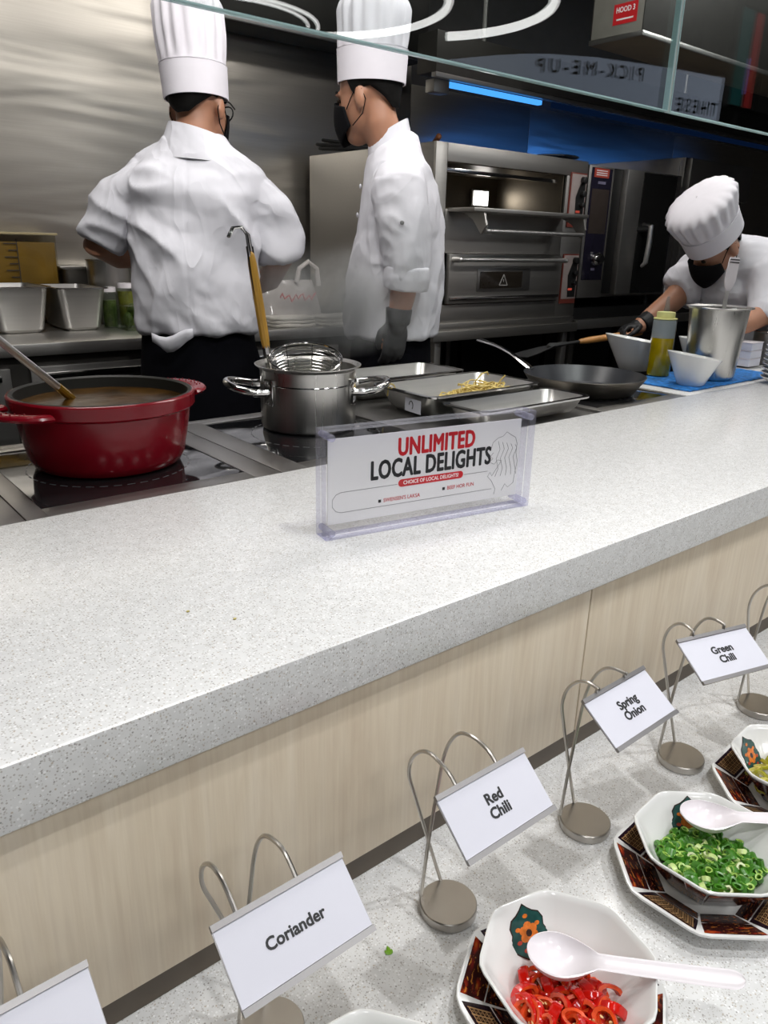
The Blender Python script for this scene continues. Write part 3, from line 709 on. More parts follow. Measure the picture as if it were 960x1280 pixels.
# bag, cloths, canister
BAGM = milky('thin white plastic film', srgb(206, 200, 196), .6)
t = thing('plastic_bag', 'crumpled white plastic bag with red print on the back counter', 'bag', (1.80, 2.86, .955))
bg = MB(); rings = []
for k in range(9):
    z = .002 + .17 * k / 8; s = 1 - .25 * (k / 8) ** 2
    rings.append([((.16 * s) * math.copysign(abs(math.cos(a)) ** .7, math.cos(a)) + .012 * noise.noise((math.cos(a) * 3, math.sin(a) * 3, z * 25)), (.10 * s * (1 - .35 * k / 8)) * math.copysign(abs(math.sin(a)) ** .7, math.sin(a)) + .016 * noise.noise((math.cos(a) * 3 + 9, math.sin(a) * 3, z * 25)), z) for a in [2 * PI * i / 28 for i in range(28)]])
bg.loft(rings); bg.build('bag_body', BAGM, t)
MB().tube([(.02, -.06, .165), (.03, -.065, .22), (.075, -.065, .247), (.12, -.062, .22), (.13, -.06, .15)], [.012, .010, .010, .010, .012], 8).build('bag_handle', BAGM, t)
sq = MB(); sq.tube([(-.09 + .011 * k, -.106 + .001 * math.sin(k), .108 + .013 * math.sin(k * 2.1) + .006 * math.sin(k * .9)) for k in range(17)], .0032, 6)
sq.build('red_print', REDINK, t)
for k, (x, y, lab) in enumerate(((1.72, 2.70, 'folded white cloth lying in front of the plastic bag'), (1.93, 2.68, 'folded white cloth lying nearest the second cook'))):
    t = thing('folded_cloth', lab, 'cloth', (x, y, .955), -.05 + k * .12)
    for j in range(3):
        rg = []
        for z, s in ((.0015, .97), (.008, 1), (.0125, .96)):
            rg.append([(.10 * s * math.copysign(abs(math.cos(a)) ** .4, math.cos(a)) + .004 * noise.noise((a * 2, j, k)), .06 * s * math.copysign(abs(math.sin(a)) ** .4, math.sin(a)), z + j * .013 + .003 * noise.noise((math.cos(a) * 2, math.sin(a) * 2, j + k))) for a in [2 * PI * i / 24 for i in range(24)]])
        MB().loft(rg).build('fold', pm('worn white cloth', srgb(196, 192, 184), .9, 0, .06), t)
t = thing('pepper_canister', 'dark canister with a white knob beside the second cook', 'canister', (2.10, 2.80, .955))
MB().lathe([(.032, 0), (.034, .005), (.034, .11), (.03, .116)], 20).build('canister_body', BLACK, t)
MB().ell((0, 0, .13), (.014, .014, .018), 12, 8).build('knob', PLASTIC, t)
t = thing('clear_tumbler', 'clear plastic tumbler in front of the dark canister', 'tumbler', (2.04, 2.74, .955))
MB().lathe([(.028, 0), (.035, .10), (.033, .10), (.027, .004)], 20).build('tumbler_wall', JAR, t)

# ================================================================== POTS ON THE HOBS
t = thing('red_casserole', 'dark red enamel casserole of brown broth on the left hob', 'casserole', (.463, 1.337, .898), math.radians(18))
MB().lathe([(.001, 0), (.115, 0), (.126, .006), (.133, .02), (.141, .06), (.147, .098), (.1475, .101), (.1515, .1025), (.1555, .106), (.1565, .126), (.1545, .1285), (.152, .1295)], 64, cap0=False, cap1=False).build('pot_wall', REDENAM, t)
MB().lathe([(.152, .1295), (.149, .1305), (.1445, .1275), (.139, .06), (.128, .018), (.11, .008), (.001, .008)], 64, cap0=False, cap1=False).build('inner_wall', IRON, t)
MB().lathe([(.001, .108), (.05, .1085), (.10, .1081), (.1430, .1088)], 48, cap0=False, cap1=False).build('broth', SOUP, t)
for s in (-1, 1):
    hp = []
    for k in range(13):
        a = PI * k / 12
        hp.append((s * (.150 + .048 * math.sin(a)), .062 * math.cos(a), .112 + .003 * math.sin(a)))
    h = MB(); rings = []
    for k in range(13):
        a = PI * k / 12
        tdir = Vector((s * .048 * math.cos(a), -.062 * math.sin(a), 0)).normalized(); nn = Vector((tdir.y, -tdir.x, 0))
        c = Vector(hp[k]); rings.append([c + nn * (.0145 * math.cos(b)) + Vector((0, 0, .0065 * math.sin(b))) for b in [2 * PI * i / 10 for i in range(10)]])
    h.loft(rings); h.build('handle', REDENAM, t)
    dt = MB()
    for k in range(3, 10):
        for j in (-1, 1):
            c = Vector(hp[k]); dt.ell((c.x + j * .004, c.y, c.z + .0068), (.0016, .0016, .0012), 6, 4)
    dt.build('handle_beading', REDENAM, h and t)
t = thing('soup_ladle', 'long steel ladle with an oily tip standing in the red casserole', 'ladle', (.45, 1.42, .98))
MB().tube([(0.0, .0, .006), (-.12, -.100, .116), (-.25, -.208, .236)], [.0070, .0065, .0065], 10, round_ends=True).build('handle', BARST, t)
MB().tube([(.012, .008, -.008), (-.050, -.0415, .052)], [.0080, .0074], 10, round_ends=True).build('oily_tip', pm('oily yellow steel', srgb(176, 136, 52), .15, .6, .2), t)
MB().lathe([(.004, -.03), (.028, -.024), (.036, -.004), (.034, -.004), (.026, -.022), (.003, -.027)], 20, (.016, -.008, -.03)).build('ladle_bowl', STEELP, t)

PX, PY = .918, 1.372
t = thing('steel_stock_pot', 'shiny steel stock pot with loop handles on the middle hob', 'pot', (PX, PY, .898))
MB().lathe([(.001, 0), (.094, 0), (.100, .004), (.1025, .012), (.103, .122), (.104, .128), (.1135, .1345), (.1140, .1365), (.112, .1370), (.1025, .131), (.1005, .122), (.100, .014), (.09, .006), (.001, .006)], 64, cap0=False, cap1=False).build('pot_wall', STEELV, t)
MB().lathe([(.001, .085), (.1, .085)], 40, cap0=False, cap1=False).build('cooking_water', pm('cloudy cooking water', srgb(150, 148, 136), .1, 0, .1), t)
MB().lathe([(.1032, .098), (.1038, .0995), (.1032, .101)], 64, cap0=False, cap1=False).build('weld_band', STEELP, t)
for ang in (math.radians(152), math.radians(-28)):
    R_ = Matrix.Rotation(ang, 4, 'Z')
    hd = MB(); hd.xf = R_
    pts = []
    for k in range(15):
        a = -PI / 2 + PI * k / 14
        pts.append((.112 + .062 * math.cos(a) ** .8 if math.cos(a) > 0 else .112, .062 * math.sin(a), .085 + .014 * max(0, math.cos(a))))
    hd.tube(pts, .0078, 12)
    ho = hd.build('handle', STEELP, t)
    for s in (-1, 1):
        br = MB(); br.xf = R_ @ Matrix.Rotation(s * .58, 4, 'Z'); br.box(.1025, .1075, -.014, .014, .058, .112)
        bo = br.build('handle_bracket', STEELP, ho, bevel=.002)
        rv = MB(); rv.xf = R_ @ Matrix.Rotation(s * .58, 4, 'Z')
        for zz in (.064, .106): rv.ell((.1078, 0, zz), (.0015, .003, .003), 8, 6)
        rv.build('rivet', STEELP, ho)
        st_ = MB(); st_.xf = R_; st_.tube([(.107 * math.cos(s * .58), .107 * math.sin(s * .58), .085), (.116, s * .061, .085)], .0085, 10, round_ends=True); st_.build('handle_stub', STEELP, ho)
t = thing('noodle_strainer', 'wire noodle basket with a wooden handle hooked in the steel pot', 'strainer', (.905, 1.362, 1.030), 0)
rg = [Vector((.076 * math.cos(2 * PI * k / 40), .076 * math.sin(2 * PI * k / 40), .018 + .022 * math.cos(2 * PI * k / 40 - 1.0))) for k in range(41)]
MB().tube(rg, .0026, 8).build('rim_wire', STEELP, t)
MB().tube([p * .985 - Vector((0, 0, .008)) for p in rg], .0015, 6).build('rim_wire', STEELP, t)
for j in range(11):
    f = 1 - .02 * (j + 1)
    MB().tube([(p.x * f, p.y * f, p.z * (1 - j * .05) - .008 - .005 * (j + 1)) for p in rg], .0009, 5).build('basket_wire', STEELP, t)
for k in range(8):
    p = rg[int(k * 40 / 8)]
    MB().tube([p, (p.x * .8, p.y * .8, p.z * .5 - .062)], .0012, 5).build('upright_wire', STEELP, t)
hb0 = Vector((-.055, .058, .002)); hdv = Vector((-.040, .0, .250)).normalized()
def hpnt(d): return hb0 + hdv * d
MB().tube([hpnt(-.03), hpnt(.02), hpnt(.045)], [.007, .009, .008], 8, round_ends=True).build('ferrule', STEELP, t)
for s in (-1, 1): MB().tube([hpnt(0) + Vector((s * .006, 0, 0)), hpnt(.24) + Vector((s * .008, s * .003, 0))], .0022, 6).build('frame_wire', STEELP, t)
MB().tube([hpnt(.035), hpnt(.06), hpnt(.13), hpnt(.205), hpnt(.222)], [.0080, .0098, .0098, .0090, .0075], 10, round_ends=True).build('wooden_grip', BAMBOO, t)
for s in (-1, 1):
    MB().tube([hpnt(.222) + Vector((s * .005, s * .003, 0)), hpnt(.262) + Vector((s * .004, s * .003, 0)), hpnt(.276) + Vector((-.012, s * .003, 0)), hpnt(.274) + Vector((-.030, s * .003, 0)), hpnt(.258) + Vector((-.042, s * .003, 0))], .0030, 8, round_ends=True).build('hanging_hook', STEELP, t)

t = thing('steel_tray', 'empty steel food tray behind the noodle tray', 'tray', (1.36, 1.612, .8925)); gn(t, .385, .195, .058)
t = thing('steel_tray', 'steel food tray holding yellow noodles', 'tray', (1.375, 1.372, .8925)); gn(t, .395, .232, .058)
t = thing('steel_tray', 'empty shallow steel tray nearest the acrylic sign', 'tray', (1.385, 1.178, .901)); gn(t, .385, .150, .040, flare=.01)
NOOD = pm('pale yellow noodle', srgb(214, 190, 110), .45, 0, .08)
nm = MB(); random.seed(3)
for k in range(130):
    cx, cy = 1.44 + random.gauss(0, .05), 1.365 + random.gauss(0, .028)
    z0 = .9065 + .040 * math.exp(-((cx - 1.45) / .06) ** 2 - ((cy - 1.365) / .04) ** 2) * random.random()
    a = random.random() * 6.28; pts = []; rr_ = .018 + .03 * random.random()
    for j in range(12):
        a += random.uniform(.2, .62)
        px_, py_ = cx + rr_ * math.cos(a) * 1.2, cy + rr_ * math.sin(a) * .8
        pts.append((min(max(px_, 1.23), 1.53), min(max(py_, 1.29), 1.45), z0 + .005 * math.sin(j * 1.3 + k)))
    nm.tube(pts, .0019, 5)
nm.tube([(1.43, 1.36, .93), (1.42, 1.355, .955), (1.435, 1.35, .972), (1.455, 1.35, .975), (1.46, 1.35, .968)], .002, 6)
nm.tube([(1.50, 1.36, .925), (1.51, 1.35, .95), (1.52, 1.345, .962)], .002, 6)
tag(nm.build('noodles', NOOD), 'tangle of pale yellow noodles lying in the steel tray', 'noodles', kind='stuff')
t = thing('noodle_strand', 'single noodle hanging over the left rim of the noodle tray', 'noodle', (1.195, 1.43, .9515))
MB().tube([(.028, 0, -.025), (.014, 0, .001), (0.0, -.002, .006), (-.006, -.004, .001), (-.008, -.004, -.022)], .002, 6, round_ends=True).build('strand', NOOD, t)
t = thing('tray_tag', 'white paper tag stuck to the side of the noodle tray', 'tag', (1.184, 1.33, .905), -.12)
bx('paper', (-.0008, 0, -.035, .03, 0, .032), CARD, t, 0)
mk = MB(); mk.tube([(-.0012, .004 + .008 * math.cos(a), .016 + .010 * math.sin(a)) for a in [k * .5 for k in range(9)]], .0009, 5); mk.build('pen_mark', INK, t)

t = thing('frying_pan', 'dark non-stick frying pan with a steel handle on the right hob', 'pan', (1.80, 1.300, .898))
MB().lathe([(.001, 0), (.125, 0), (.138, .006), (.166, .046), (.169, .050), (.1685, .0515)], 64, cap0=False, cap1=False).build('outer_wall', steel('browned pan steel', (.26, .235, .20, 1), .34, (20, 20, 20)), t)
MB().lathe([(.1685, .0515), (.1665, .052), (.164, .048), (.136, .009), (.12, .004), (.001, .004)], 64, cap0=False, cap1=False).build('inner_coating', pm('slate non-stick coating', (.020, .022, .027, 1), .35), t)
hl = MB()
A = Vector((-.045, .155, .048)); Bv = Vector((-.056, .36, .108)); wv = Vector((1, 0, 0))
rings = []
for k in range(9):
    f = k / 8; c = A.lerp(Bv, f) + Vector((0, 0, .012 * math.sin(f * PI))); w = .011 + .002 * math.cos(f * 6)
    rings.append([c + wv * w, c + wv * w * .7 + Vector((0, 0, .004)), c - wv * w * .7 + Vector((0, 0, .004)), c - wv * w, c - Vector((0, 0, .003))])
hl.loft(rings); ho = hl.build('handle', STEELP, t)
sl = MB(); c0, c1 = A.lerp(Bv, .84) + Vector((0, 0, .0098)), A.lerp(Bv, .96) + Vector((0, 0, .0062)); sl.tube([c0, c1], .0032, 6, round_ends=True); sl.build('hanging_slot', BLACK, ho)

# ================================================================== RIGHT END OF THE COUNTER
BLUEM = pm('blue woven cloth', srgb(38, 120, 196), .8, 0, .45, (70, 70, 70), .8, .004)
mt = MB(); n1, n2 = 28, 12; rr_ = []
for j in range(n2 + 1):
    for i in range(n1 + 1):
        x, y = 2.055 + .56 * i / n1, 1.118 + .225 * j / n2
        rr_.append((x - 2.3, y - 1.2, .0035 + .0015 * noise.noise((x * 18, y * 18, 0)) + .0015 * noise.noise((x * 45, y * 45, 3))))
fs = [(j * (n1 + 1) + i, j * (n1 + 1) + i + 1, (j + 1) * (n1 + 1) + i + 1, (j + 1) * (n1 + 1) + i) for j in range(n2) for i in range(n1)]
mt.add(rr_, fs); mo = mt.build('blue_cloth', BLUEM, None, (2.3, 1.2, .9015)); tag(mo, 'bright blue woven cloth under the oil bottle and bowls', 'cloth')
sd = mo.modifiers.new('thick', 'SOLIDIFY'); sd.thickness = .003; sd.offset = -1
t = thing('oil_bottle', 'squeeze bottle of yellow oil standing on the blue cloth', 'bottle', (2.22, 1.325, .9055))
BODY = milky('soft clear plastic', srgb(226, 232, 234), .10)
MB().lathe([(.001, 0), (.033, 0), (.0355, .004), (.0355, .1185)], 32, cap0=False, cap1=False).build('bottle_wall', clearmat('clear squeeze plastic', (.98, .98, .96, 1), 1.45, .8, .12), t)
MB().lathe([(.0355, .1187), (.0355, .165), (.0345, .172), (.031, .174)], 32, cap0=False, cap1=False).build('upper_wall', milky('hazy squeeze plastic', srgb(214, 224, 230), .4), t)
MB().lathe([(.001, .002), (.0325, .002), (.0342, .005), (.0342, .118), (.001, .118)], 32).build('oil', pm('yellow green oil', srgb(178, 152, 0), .12, 0, .2, (30, 30, 30), coat=.4), t)
MB().lathe([(.0355, .1745), (.0355, .1775), (.030, .1785)], 32).build('shoulder_ring', pm('cream plastic', srgb(222, 220, 150), .35), t)
MB().lathe([(.0275, .1787), (.028, .190), (.027, .196), (.010, .198)], 32).build('screw_cap', MATS['cream plastic'], t)
MB().lathe([(.009, .1982), (.0085, .205), (.006, .225), (.0038, .242)], 16).build('nozzle', BODY, t)
def cutbowl(loc, r0, r1, h, slope, dirr, label, rz=0):
    t = thing('slanted_bowl', label, 'bowl', loc, rz, 'slanted white bowls on the blue cloth')
    prof = [(r0 * .9, 0, 0), (r0, .003, 0), (r0 * .75 + r1 * .25, h * .3, .1), (r0 * .35 + r1 * .65, h * .68, .5), (r1, h, 1), (r1 - .001, h + .0015, 1), (r1 - .0045, h, 1), (r0 * .35 + r1 * .65 - .004, h * .68, .5), (r0 - .004, h * .12, .05), (.001, h * .09, 0)]
    rings = []
    for r, z, s in prof:
        rings.append([(r * math.cos(a), r * math.sin(a), z + s * slope * math.cos(a - dirr)) for a in [2 * PI * k / 40 for k in range(40)]])
    MB().loft(rings, cap1=False).build('bowl_wall', CERAMIC, t)
    return t
cutbowl((2.150, 1.172, .9055), .040, .078, .085, .012, 2.6, 'slanted white bowl in front, at the edge of the blue cloth')
cutbowl((2.285, 1.455, .9005), .05, .105, .10, .016, 2.6, 'slanted white bowl standing left of the oil bottle')
cutbowl((2.475, 1.315, .9055), .05, .09, .095, .010, 2.6, 'slanted white bowl between the oil bottle and the steel insert')
t = thing('steel_insert', 'tall steel insert pot holding a scraper on the blue cloth', 'pot', (2.315, 1.205, .9055))
MB().lathe([(.001, 0), (.062, 0), (.070, .006), (.073, .012), (.086, .205), (.087, .212), (.097, .215), (.0985, .217), (.097, .219), (.085, .214), (.083, .2), (.070, .014), (.001, .008)], 48, cap0=False, cap1=False).build('pot_wall', STEELV, t)
t = thing('steel_scraper', 'steel serving scraper with a flat handle standing in the steel insert', 'scraper', (2.315, 1.205, .915), -.6)
MB().box(-.006, .006, -.002, .002, .0, .26).build('shaft', STEEL, t, bevel=.001, rot=(0, .06, 0))
hm = MB(); hm.loft([[(x, y, z) for y in (-.003, .003) for x in xs] if False else [(-w, -.003, z), (w, -.003, z), (w, .003, z), (-w, .003, z)] for z, w in ((.255, .006), (.268, .013), (.285, .017), (.31, .017), (.345, .016), (.352, .014))])
hm.build('handle_plate', PLASTIC, t, rot=(0, .06, 0), bevel=.001)
for zz in (.336, .344): bx('handle_rib', (-.015, .015, -.0042, -.0031, zz, zz + .003), STEELP, t, 0, rot=(0, .06, 0))
for k in range(16):
    r = .082 - .0004 * k
    p_ = MB(); p_.lathe([(.001, 0), (.05, 0), (.053, .002), (r, .020), (r + .001, .0215), (r - .002, .022), (.05, .006), (.001, .005)], 40, cap0=False, cap1=False)
    o = p_.build('white_bowl', CERAMIC, None, (2.455, 1.02, .9005 + k * .0135))
    tag(o, 'shallow white bowl in the middle of the stack at the right edge' if k not in (0, 15) else ('lowest white bowl of the stack at the right edge' if k == 0 else 'topmost white bowl of the stack at the right edge'), 'bowl', 'stack of white bowls at the right edge')
for k, (x, y, r, h, lab) in enumerate(((2.86, 1.275, .062, .115, 'low dark steel pot with a wide rim behind the bowl stack'), (3.06, 1.275, .07, .19, 'taller dark steel pot behind the bowl stack'))):
    t = thing('dark_pot', lab, 'pot', (x, y, .9005))
    MB().lathe([(.001, 0), (r * .9, 0), (r, .006), (r, h - .004), (r + .012, h), (r + .012, h + .003), (r - .002, h), (r - .003, .01), (.001, .008)], 32, cap0=False, cap1=False).build('pot_wall', STEELD, t)
    MB().lathe([(r + .0125, h), (r + .014, h + .0015), (r + .0125, h + .003)], 32, cap0=False, cap1=False).build('rim', STEELP, t)
for k in range(3):
    t = thing('white_carton', ['lowest white carton of the pile beside the steel insert', 'middle white carton of the pile beside the steel insert', 'top white carton of the pile beside the steel insert'][k], 'carton', (2.705, 1.29, .9065 + k * .0275))
    bx('carton_body', (-.04, .04, -.04, .04, 0, .0245), CARD, t, .002)
    bx('carton_lid', (-.0415, .0415, -.0415, .0415, .0248, .0268), PLASTIC, t, .0005)

# ================================================================== ACRYLIC SIGN
SY = math.atan2(-.060, .342); SL = .347; SH = .150; ST = .0325
t = thing('acrylic_sign', 'clear acrylic block sign reading UNLIMITED LOCAL DELIGHTS on the stone counter', 'sign', (.549, .781, .9003), SY)
def slab(y0, y1):
    m = MB(); m.box(0, SL, y0, y1, 0, SH); m.m = [1, 1, 0, 1, 0, 1]
    return m.build('acrylic_slab', [ACRYL, EDGEA], t, bevel=0, smooth=False)
slab(0, .0155); slab(.0175, ST)
pp = bx('printed_card', (.010, SL - .014, .0158, .0172, .016, SH - .014), pm('white sign paper', srgb(232, 231, 232), .5, 0, .01), t, 0)
yt = .01565
def stx(s, size, m, x, z, xs, off, **kw): return text(s, size, m, pp, (x, yt, z), (PI / 2, 0, 0), xs=xs, off=off, ext=.0001, **kw)
stx('UNLIMITED', .0350, REDINK, .183, .1130, .70, .0012, spacing=1.06)
stx('LOCAL DELIGHTS', .0375, INK, .177, .0835, .66, .0011, spacing=1.05)
pl = MB(); L_, R_ = .125, .225
pts = [(R_ + .0055 * math.sin(a), .0055 * math.cos(a)) for a in [PI * k / 10 for k in range(11)]] + [(L_ - .0055 * math.sin(a), -.0055 * math.cos(a)) for a in [PI * k / 10 for k in range(11)]]
pl.prism(pts, 0, .0002)
for v in pl.v: v.y, v.z = yt - v.z, .0615 + v.y
pl.build('red_pill', REDINK, pp, smooth=False)
text('CHOICE OF LOCAL DELIGHTS!', .0078, WHITEINK, pp, (.175, yt - .0003, .0615), (PI / 2, 0, 0), xs=.88, off=.0001, ext=.0001)
ol = MB()
def lineon(pts, r=.00035): ol.tube([(x, yt, z) for x, z in pts], r, 4)
lineon([(.118, .0605), (.03, .0605), (.022, .058), (.0165, .051), (.0165, .041), (.022, .034), (.03, .0315), (.285, .0315)])
lineon([(.232, .0605), (.275, .0605)])
random.seed(5)   # plain flowing line drawing at the right of the card
lineon([(.284, .088), (.279, .083), (.284, .079), (.278, .074), (.287, .070), (.293, .076), (.300, .074)])
lineon([(.279, .094), (.282, .104), (.291, .110), (.300, .112), (.307, .118), (.315, .113), (.324, .108), (.328, .098), (.327, .084), (.331, .07), (.328, .052), (.326, .036)])
for k in range(5):
    x = .292 + .008 * k
    lineon([(x, .105 - .002 * k), (x + .004, .092), (x - .002, .078), (x + .003, .062), (x - .002 + .002 * k, .05)])
lineon([(.300, .074), (.290, .06), (.284, .052), (.280, .058), (.276, .052), (.284, .044), (.292, .03), (.290, .022)])
lineon([(.326, .036), (.316, .03), (.31, .036), (.304, .026)])
ol.build('line_drawing', pm('grey line print', srgb(120, 118, 120), .6), pp, smooth=False)
for x, z, s in ((.090, .0395, "SWENSEN'S LAKSA"), (.197, .0435, 'BEEF HOR FUN')):
    bx('bullet', (x - .0022, x + .0022, yt - .0002, yt, z - .0022, z + .0022), INK, pp, 0)
    text(s, .0080, REDINK, pp, (x + .006, yt, z), (PI / 2, 0, 0), xs=.9, off=.00006, ext=.0001, align='LEFT')
for x in (.009, SL - .009):
    for z in (.009, SH - .009):
        MB().lathe([(.0042, -.002), (.0048, 0), (.0048, .033), (.0042, .0345)], 16).build('corner_pin', ACRYL if False else EDGEA, t, (x, .0335, z), (PI / 2, 0, 0))

# ================================================================== LABEL STANDS
LEDGE = .555
BENT = []
def stand(bx_, by_, yawc, card, tilt, words, label, cw=.1238, chh=.0664, size=.0145, off=.0005):
    t = thing('label_stand', label, 'label stand', (bx_, by_, LEDGE + .0003), yawc, 'label stands on the ledge')
    MB().lathe([(.0315, 0), (.033, .0012), (.033, .0108), (.032, .012), (.001, .012)], 40).build('base_disc', NICKEL, t)
    c = Vector(card); upv = Vector((0, math.sin(tilt), math.cos(tilt))); nrm = Vector((0, -math.cos(tilt), math.sin(tilt)))
    top = c + upv * (chh / 2)
    for pts in ([(.015, .029, .010), (-.005, .029, .07), (-.035, .027, .16), (-.047, .0245, .195), (-.0505, .018, .220), (-.0515, .006, .237), (-.052, -.009, .2455), (-.0525, -.026, .2445)],
                [(-.019, .0265, .010), (-.010, .027, .09), (.000, .0265, .165), (.0025, .024, .195), (.003, .017, .218), (.003, .005, .236), (.003, -.010, .2435), (.0035, -.026, .2435)]):
        e = Vector((pts[-1][0], top.y - .0005, top.z - .001)); 
        P = [Vector(p) for p in pts] + [Vector((e.x, (pts[-1][1] * .4 + e.y * .6), e.z + .0075)), e]
        sp = []
        for i in range(len(P) - 1):
            p0, p1, p2, p3 = P[max(i - 1, 0)], P[i], P[i + 1], P[min(i + 2, len(P) - 1)]
            for k in range(4):
                u = k / 4
                sp.append(.5 * ((2 * p1) + (p2 - p0) * u + (2 * p0 - 5 * p1 + 4 * p2 - p3) * u * u + (3 * p1 - p0 - 3 * p2 + p3) * u ** 3))
        sp.append(P[-1])
        MB().tube(sp, .0021, 8).build('wire', NICKEL, t)
    ph = MB(); ph.xf = Matrix.Translation(c) @ Matrix((Vector((1, 0, 0)), upv, nrm)).transposed().to_4x4()
    M4 = ph.xf
    def part(nm_, dims, m, par=t, bev=.0006):
        b = MB(); b.xf = M4; b.box(*dims); return b.build(nm_, m, par, bevel=bev)
    w, h = cw / 2, chh / 2
    pl_ = part('holder_plate', (-w, w, -h, h, -.0022, -.0008), DARKRAIL)
    part('holder_rail', (-w, w, h - .0045, h + .0005, -.0007, .0022), DARKRAIL, t, 0)
    part('holder_rail', (-w, w, -h - .0005, -h + .0045, -.0007, .0022), DARKRAIL, t, 0)
    cd = part('paper_card', (-w + .0008, w - .0008, -h + .0048, h - .0048, -.0006, .0002), CARD, t, 0)
    if words:
        tx = text(words, size, INK, cd, ext=.00012, off=off, line=.95)
        tx.matrix_local = M4 @ Matrix.Translation((0, 0, .0005))
    return t
SK = [(-.0134, -.0705, .2076, .8523), (-.0189, -.0744, .2108, .8503), (-.0168, -.0496, .2184, .9593), (-.0192, -.0556, .2181, 1.0069)]
stand(.054, .494, .0, (-.0134, -.0705, .2076), .85, None, 'label stand with no visible word at the left picture edge')
stand(.2604, .4649, .0014, SK[0][:3], SK[0][3], 'Coriander', 'label stand with a white card reading Coriander', size=.0132, off=.00042)
stand(.4989, .4666, -.0095, SK[1][:3], SK[1][3], 'Red\nChili', 'label stand with a white card reading Red Chili')
stand(.7354, .4518, .0079, SK[2][:3], SK[2][3], 'Spring\nOnion', 'label stand with a white card reading Spring Onion')
stand(.9634, .4466, -.2718, SK[3][:3], SK[3][3], 'Green\nChili', 'label stand with a white card reading Green Chili')
stand(1.195, .440, -.12, (-.012, -.06, .215), .93, None, 'label stand at the right picture edge, its card out of view')

# ================================================================== OCTAGONAL BOWLS AND TOPPINGS
FLORA = floral('red and gold flower glaze', srgb(58, 26, 24), (srgb(176, 62, 28), srgb(206, 132, 52), srgb(120, 36, 28)), 2.6)
FLORB = floral('dark floral glaze', srgb(40, 22, 24), (srgb(120, 44, 28), srgb(174, 108, 46), srgb(76, 30, 28)), 3.2)
LATT = lattice('gold lattice glaze')
TEAL = pm('dark teal glaze', srgb(36, 74, 70), .12, 0, .2, (120, 120, 120))
GOLDL = pm('dark outline glaze', srgb(52, 34, 28), .12)
ORANGE = pm('orange flower glaze', srgb(204, 112, 44), .12, 0, .3, (160, 160, 160))
LEAFG = pm('pink leaf glaze', srgb(176, 70, 56), .12)
def octring(R, z, rot, rc=.16, n=3):
    # octagon with slightly rounded corners
    out = []
    V = [Vector((R * math.cos(rot + k * PI / 4), R * math.sin(rot + k * PI / 4), z)) for k in range(8)]
    for k in range(8):
        p, c, q = V[k - 1], V[k], V[(k + 1) % 8]
        a = c.lerp(p, rc); b = c.lerp(q, rc)
        for i in range(n):
            u = i / (n - 1); out.append(a.lerp(c, u).lerp(c.lerp(b, u), u))
    return out
def octv(R, z, rot, k): return Vector((R * math.cos(rot + k * PI / 4), R * math.sin(rot + k * PI / 4), z))
def panels(t, Ra, za, Rb, zb, rot, ins, mats, sub, off, lo=.08, hi=.9):
    """one glazed panel on each of the eight sides, a hair proud of the white ware"""
    for k in range(8):
        a0, a1 = octv(Ra, za, rot, k), octv(Ra, za, rot, k + 1); b0, b1 = octv(Rb, zb, rot, k), octv(Rb, zb, rot, k + 1)
        def P(u, v): return (a0.lerp(a1, u)).lerp(b0.lerp(b1, u), v)
        nrm = (a1 - a0).cross(b0 - a0).normalized() * off
        segs = sub[k % len(sub)]
        for (u0, u1, v0, v1, mi) in segs:
            q = [P(ins + (1 - 2 * ins) * u, lo + (hi - lo) * v) for u, v in ((u0, v0), (u1, v0), (u1, v1), (u0, v1))]
            m = MB(); m.quad(*[p + nrm for p in q])
            m.add([p + nrm for p in q] + [p - nrm * .2 for p in q], [(0, 4, 5, 1), (1, 5, 6, 2), (2, 6, 7, 3), (3, 7, 4, 0)])
            m.build('pattern_panel', mats[mi], t, smooth=False)
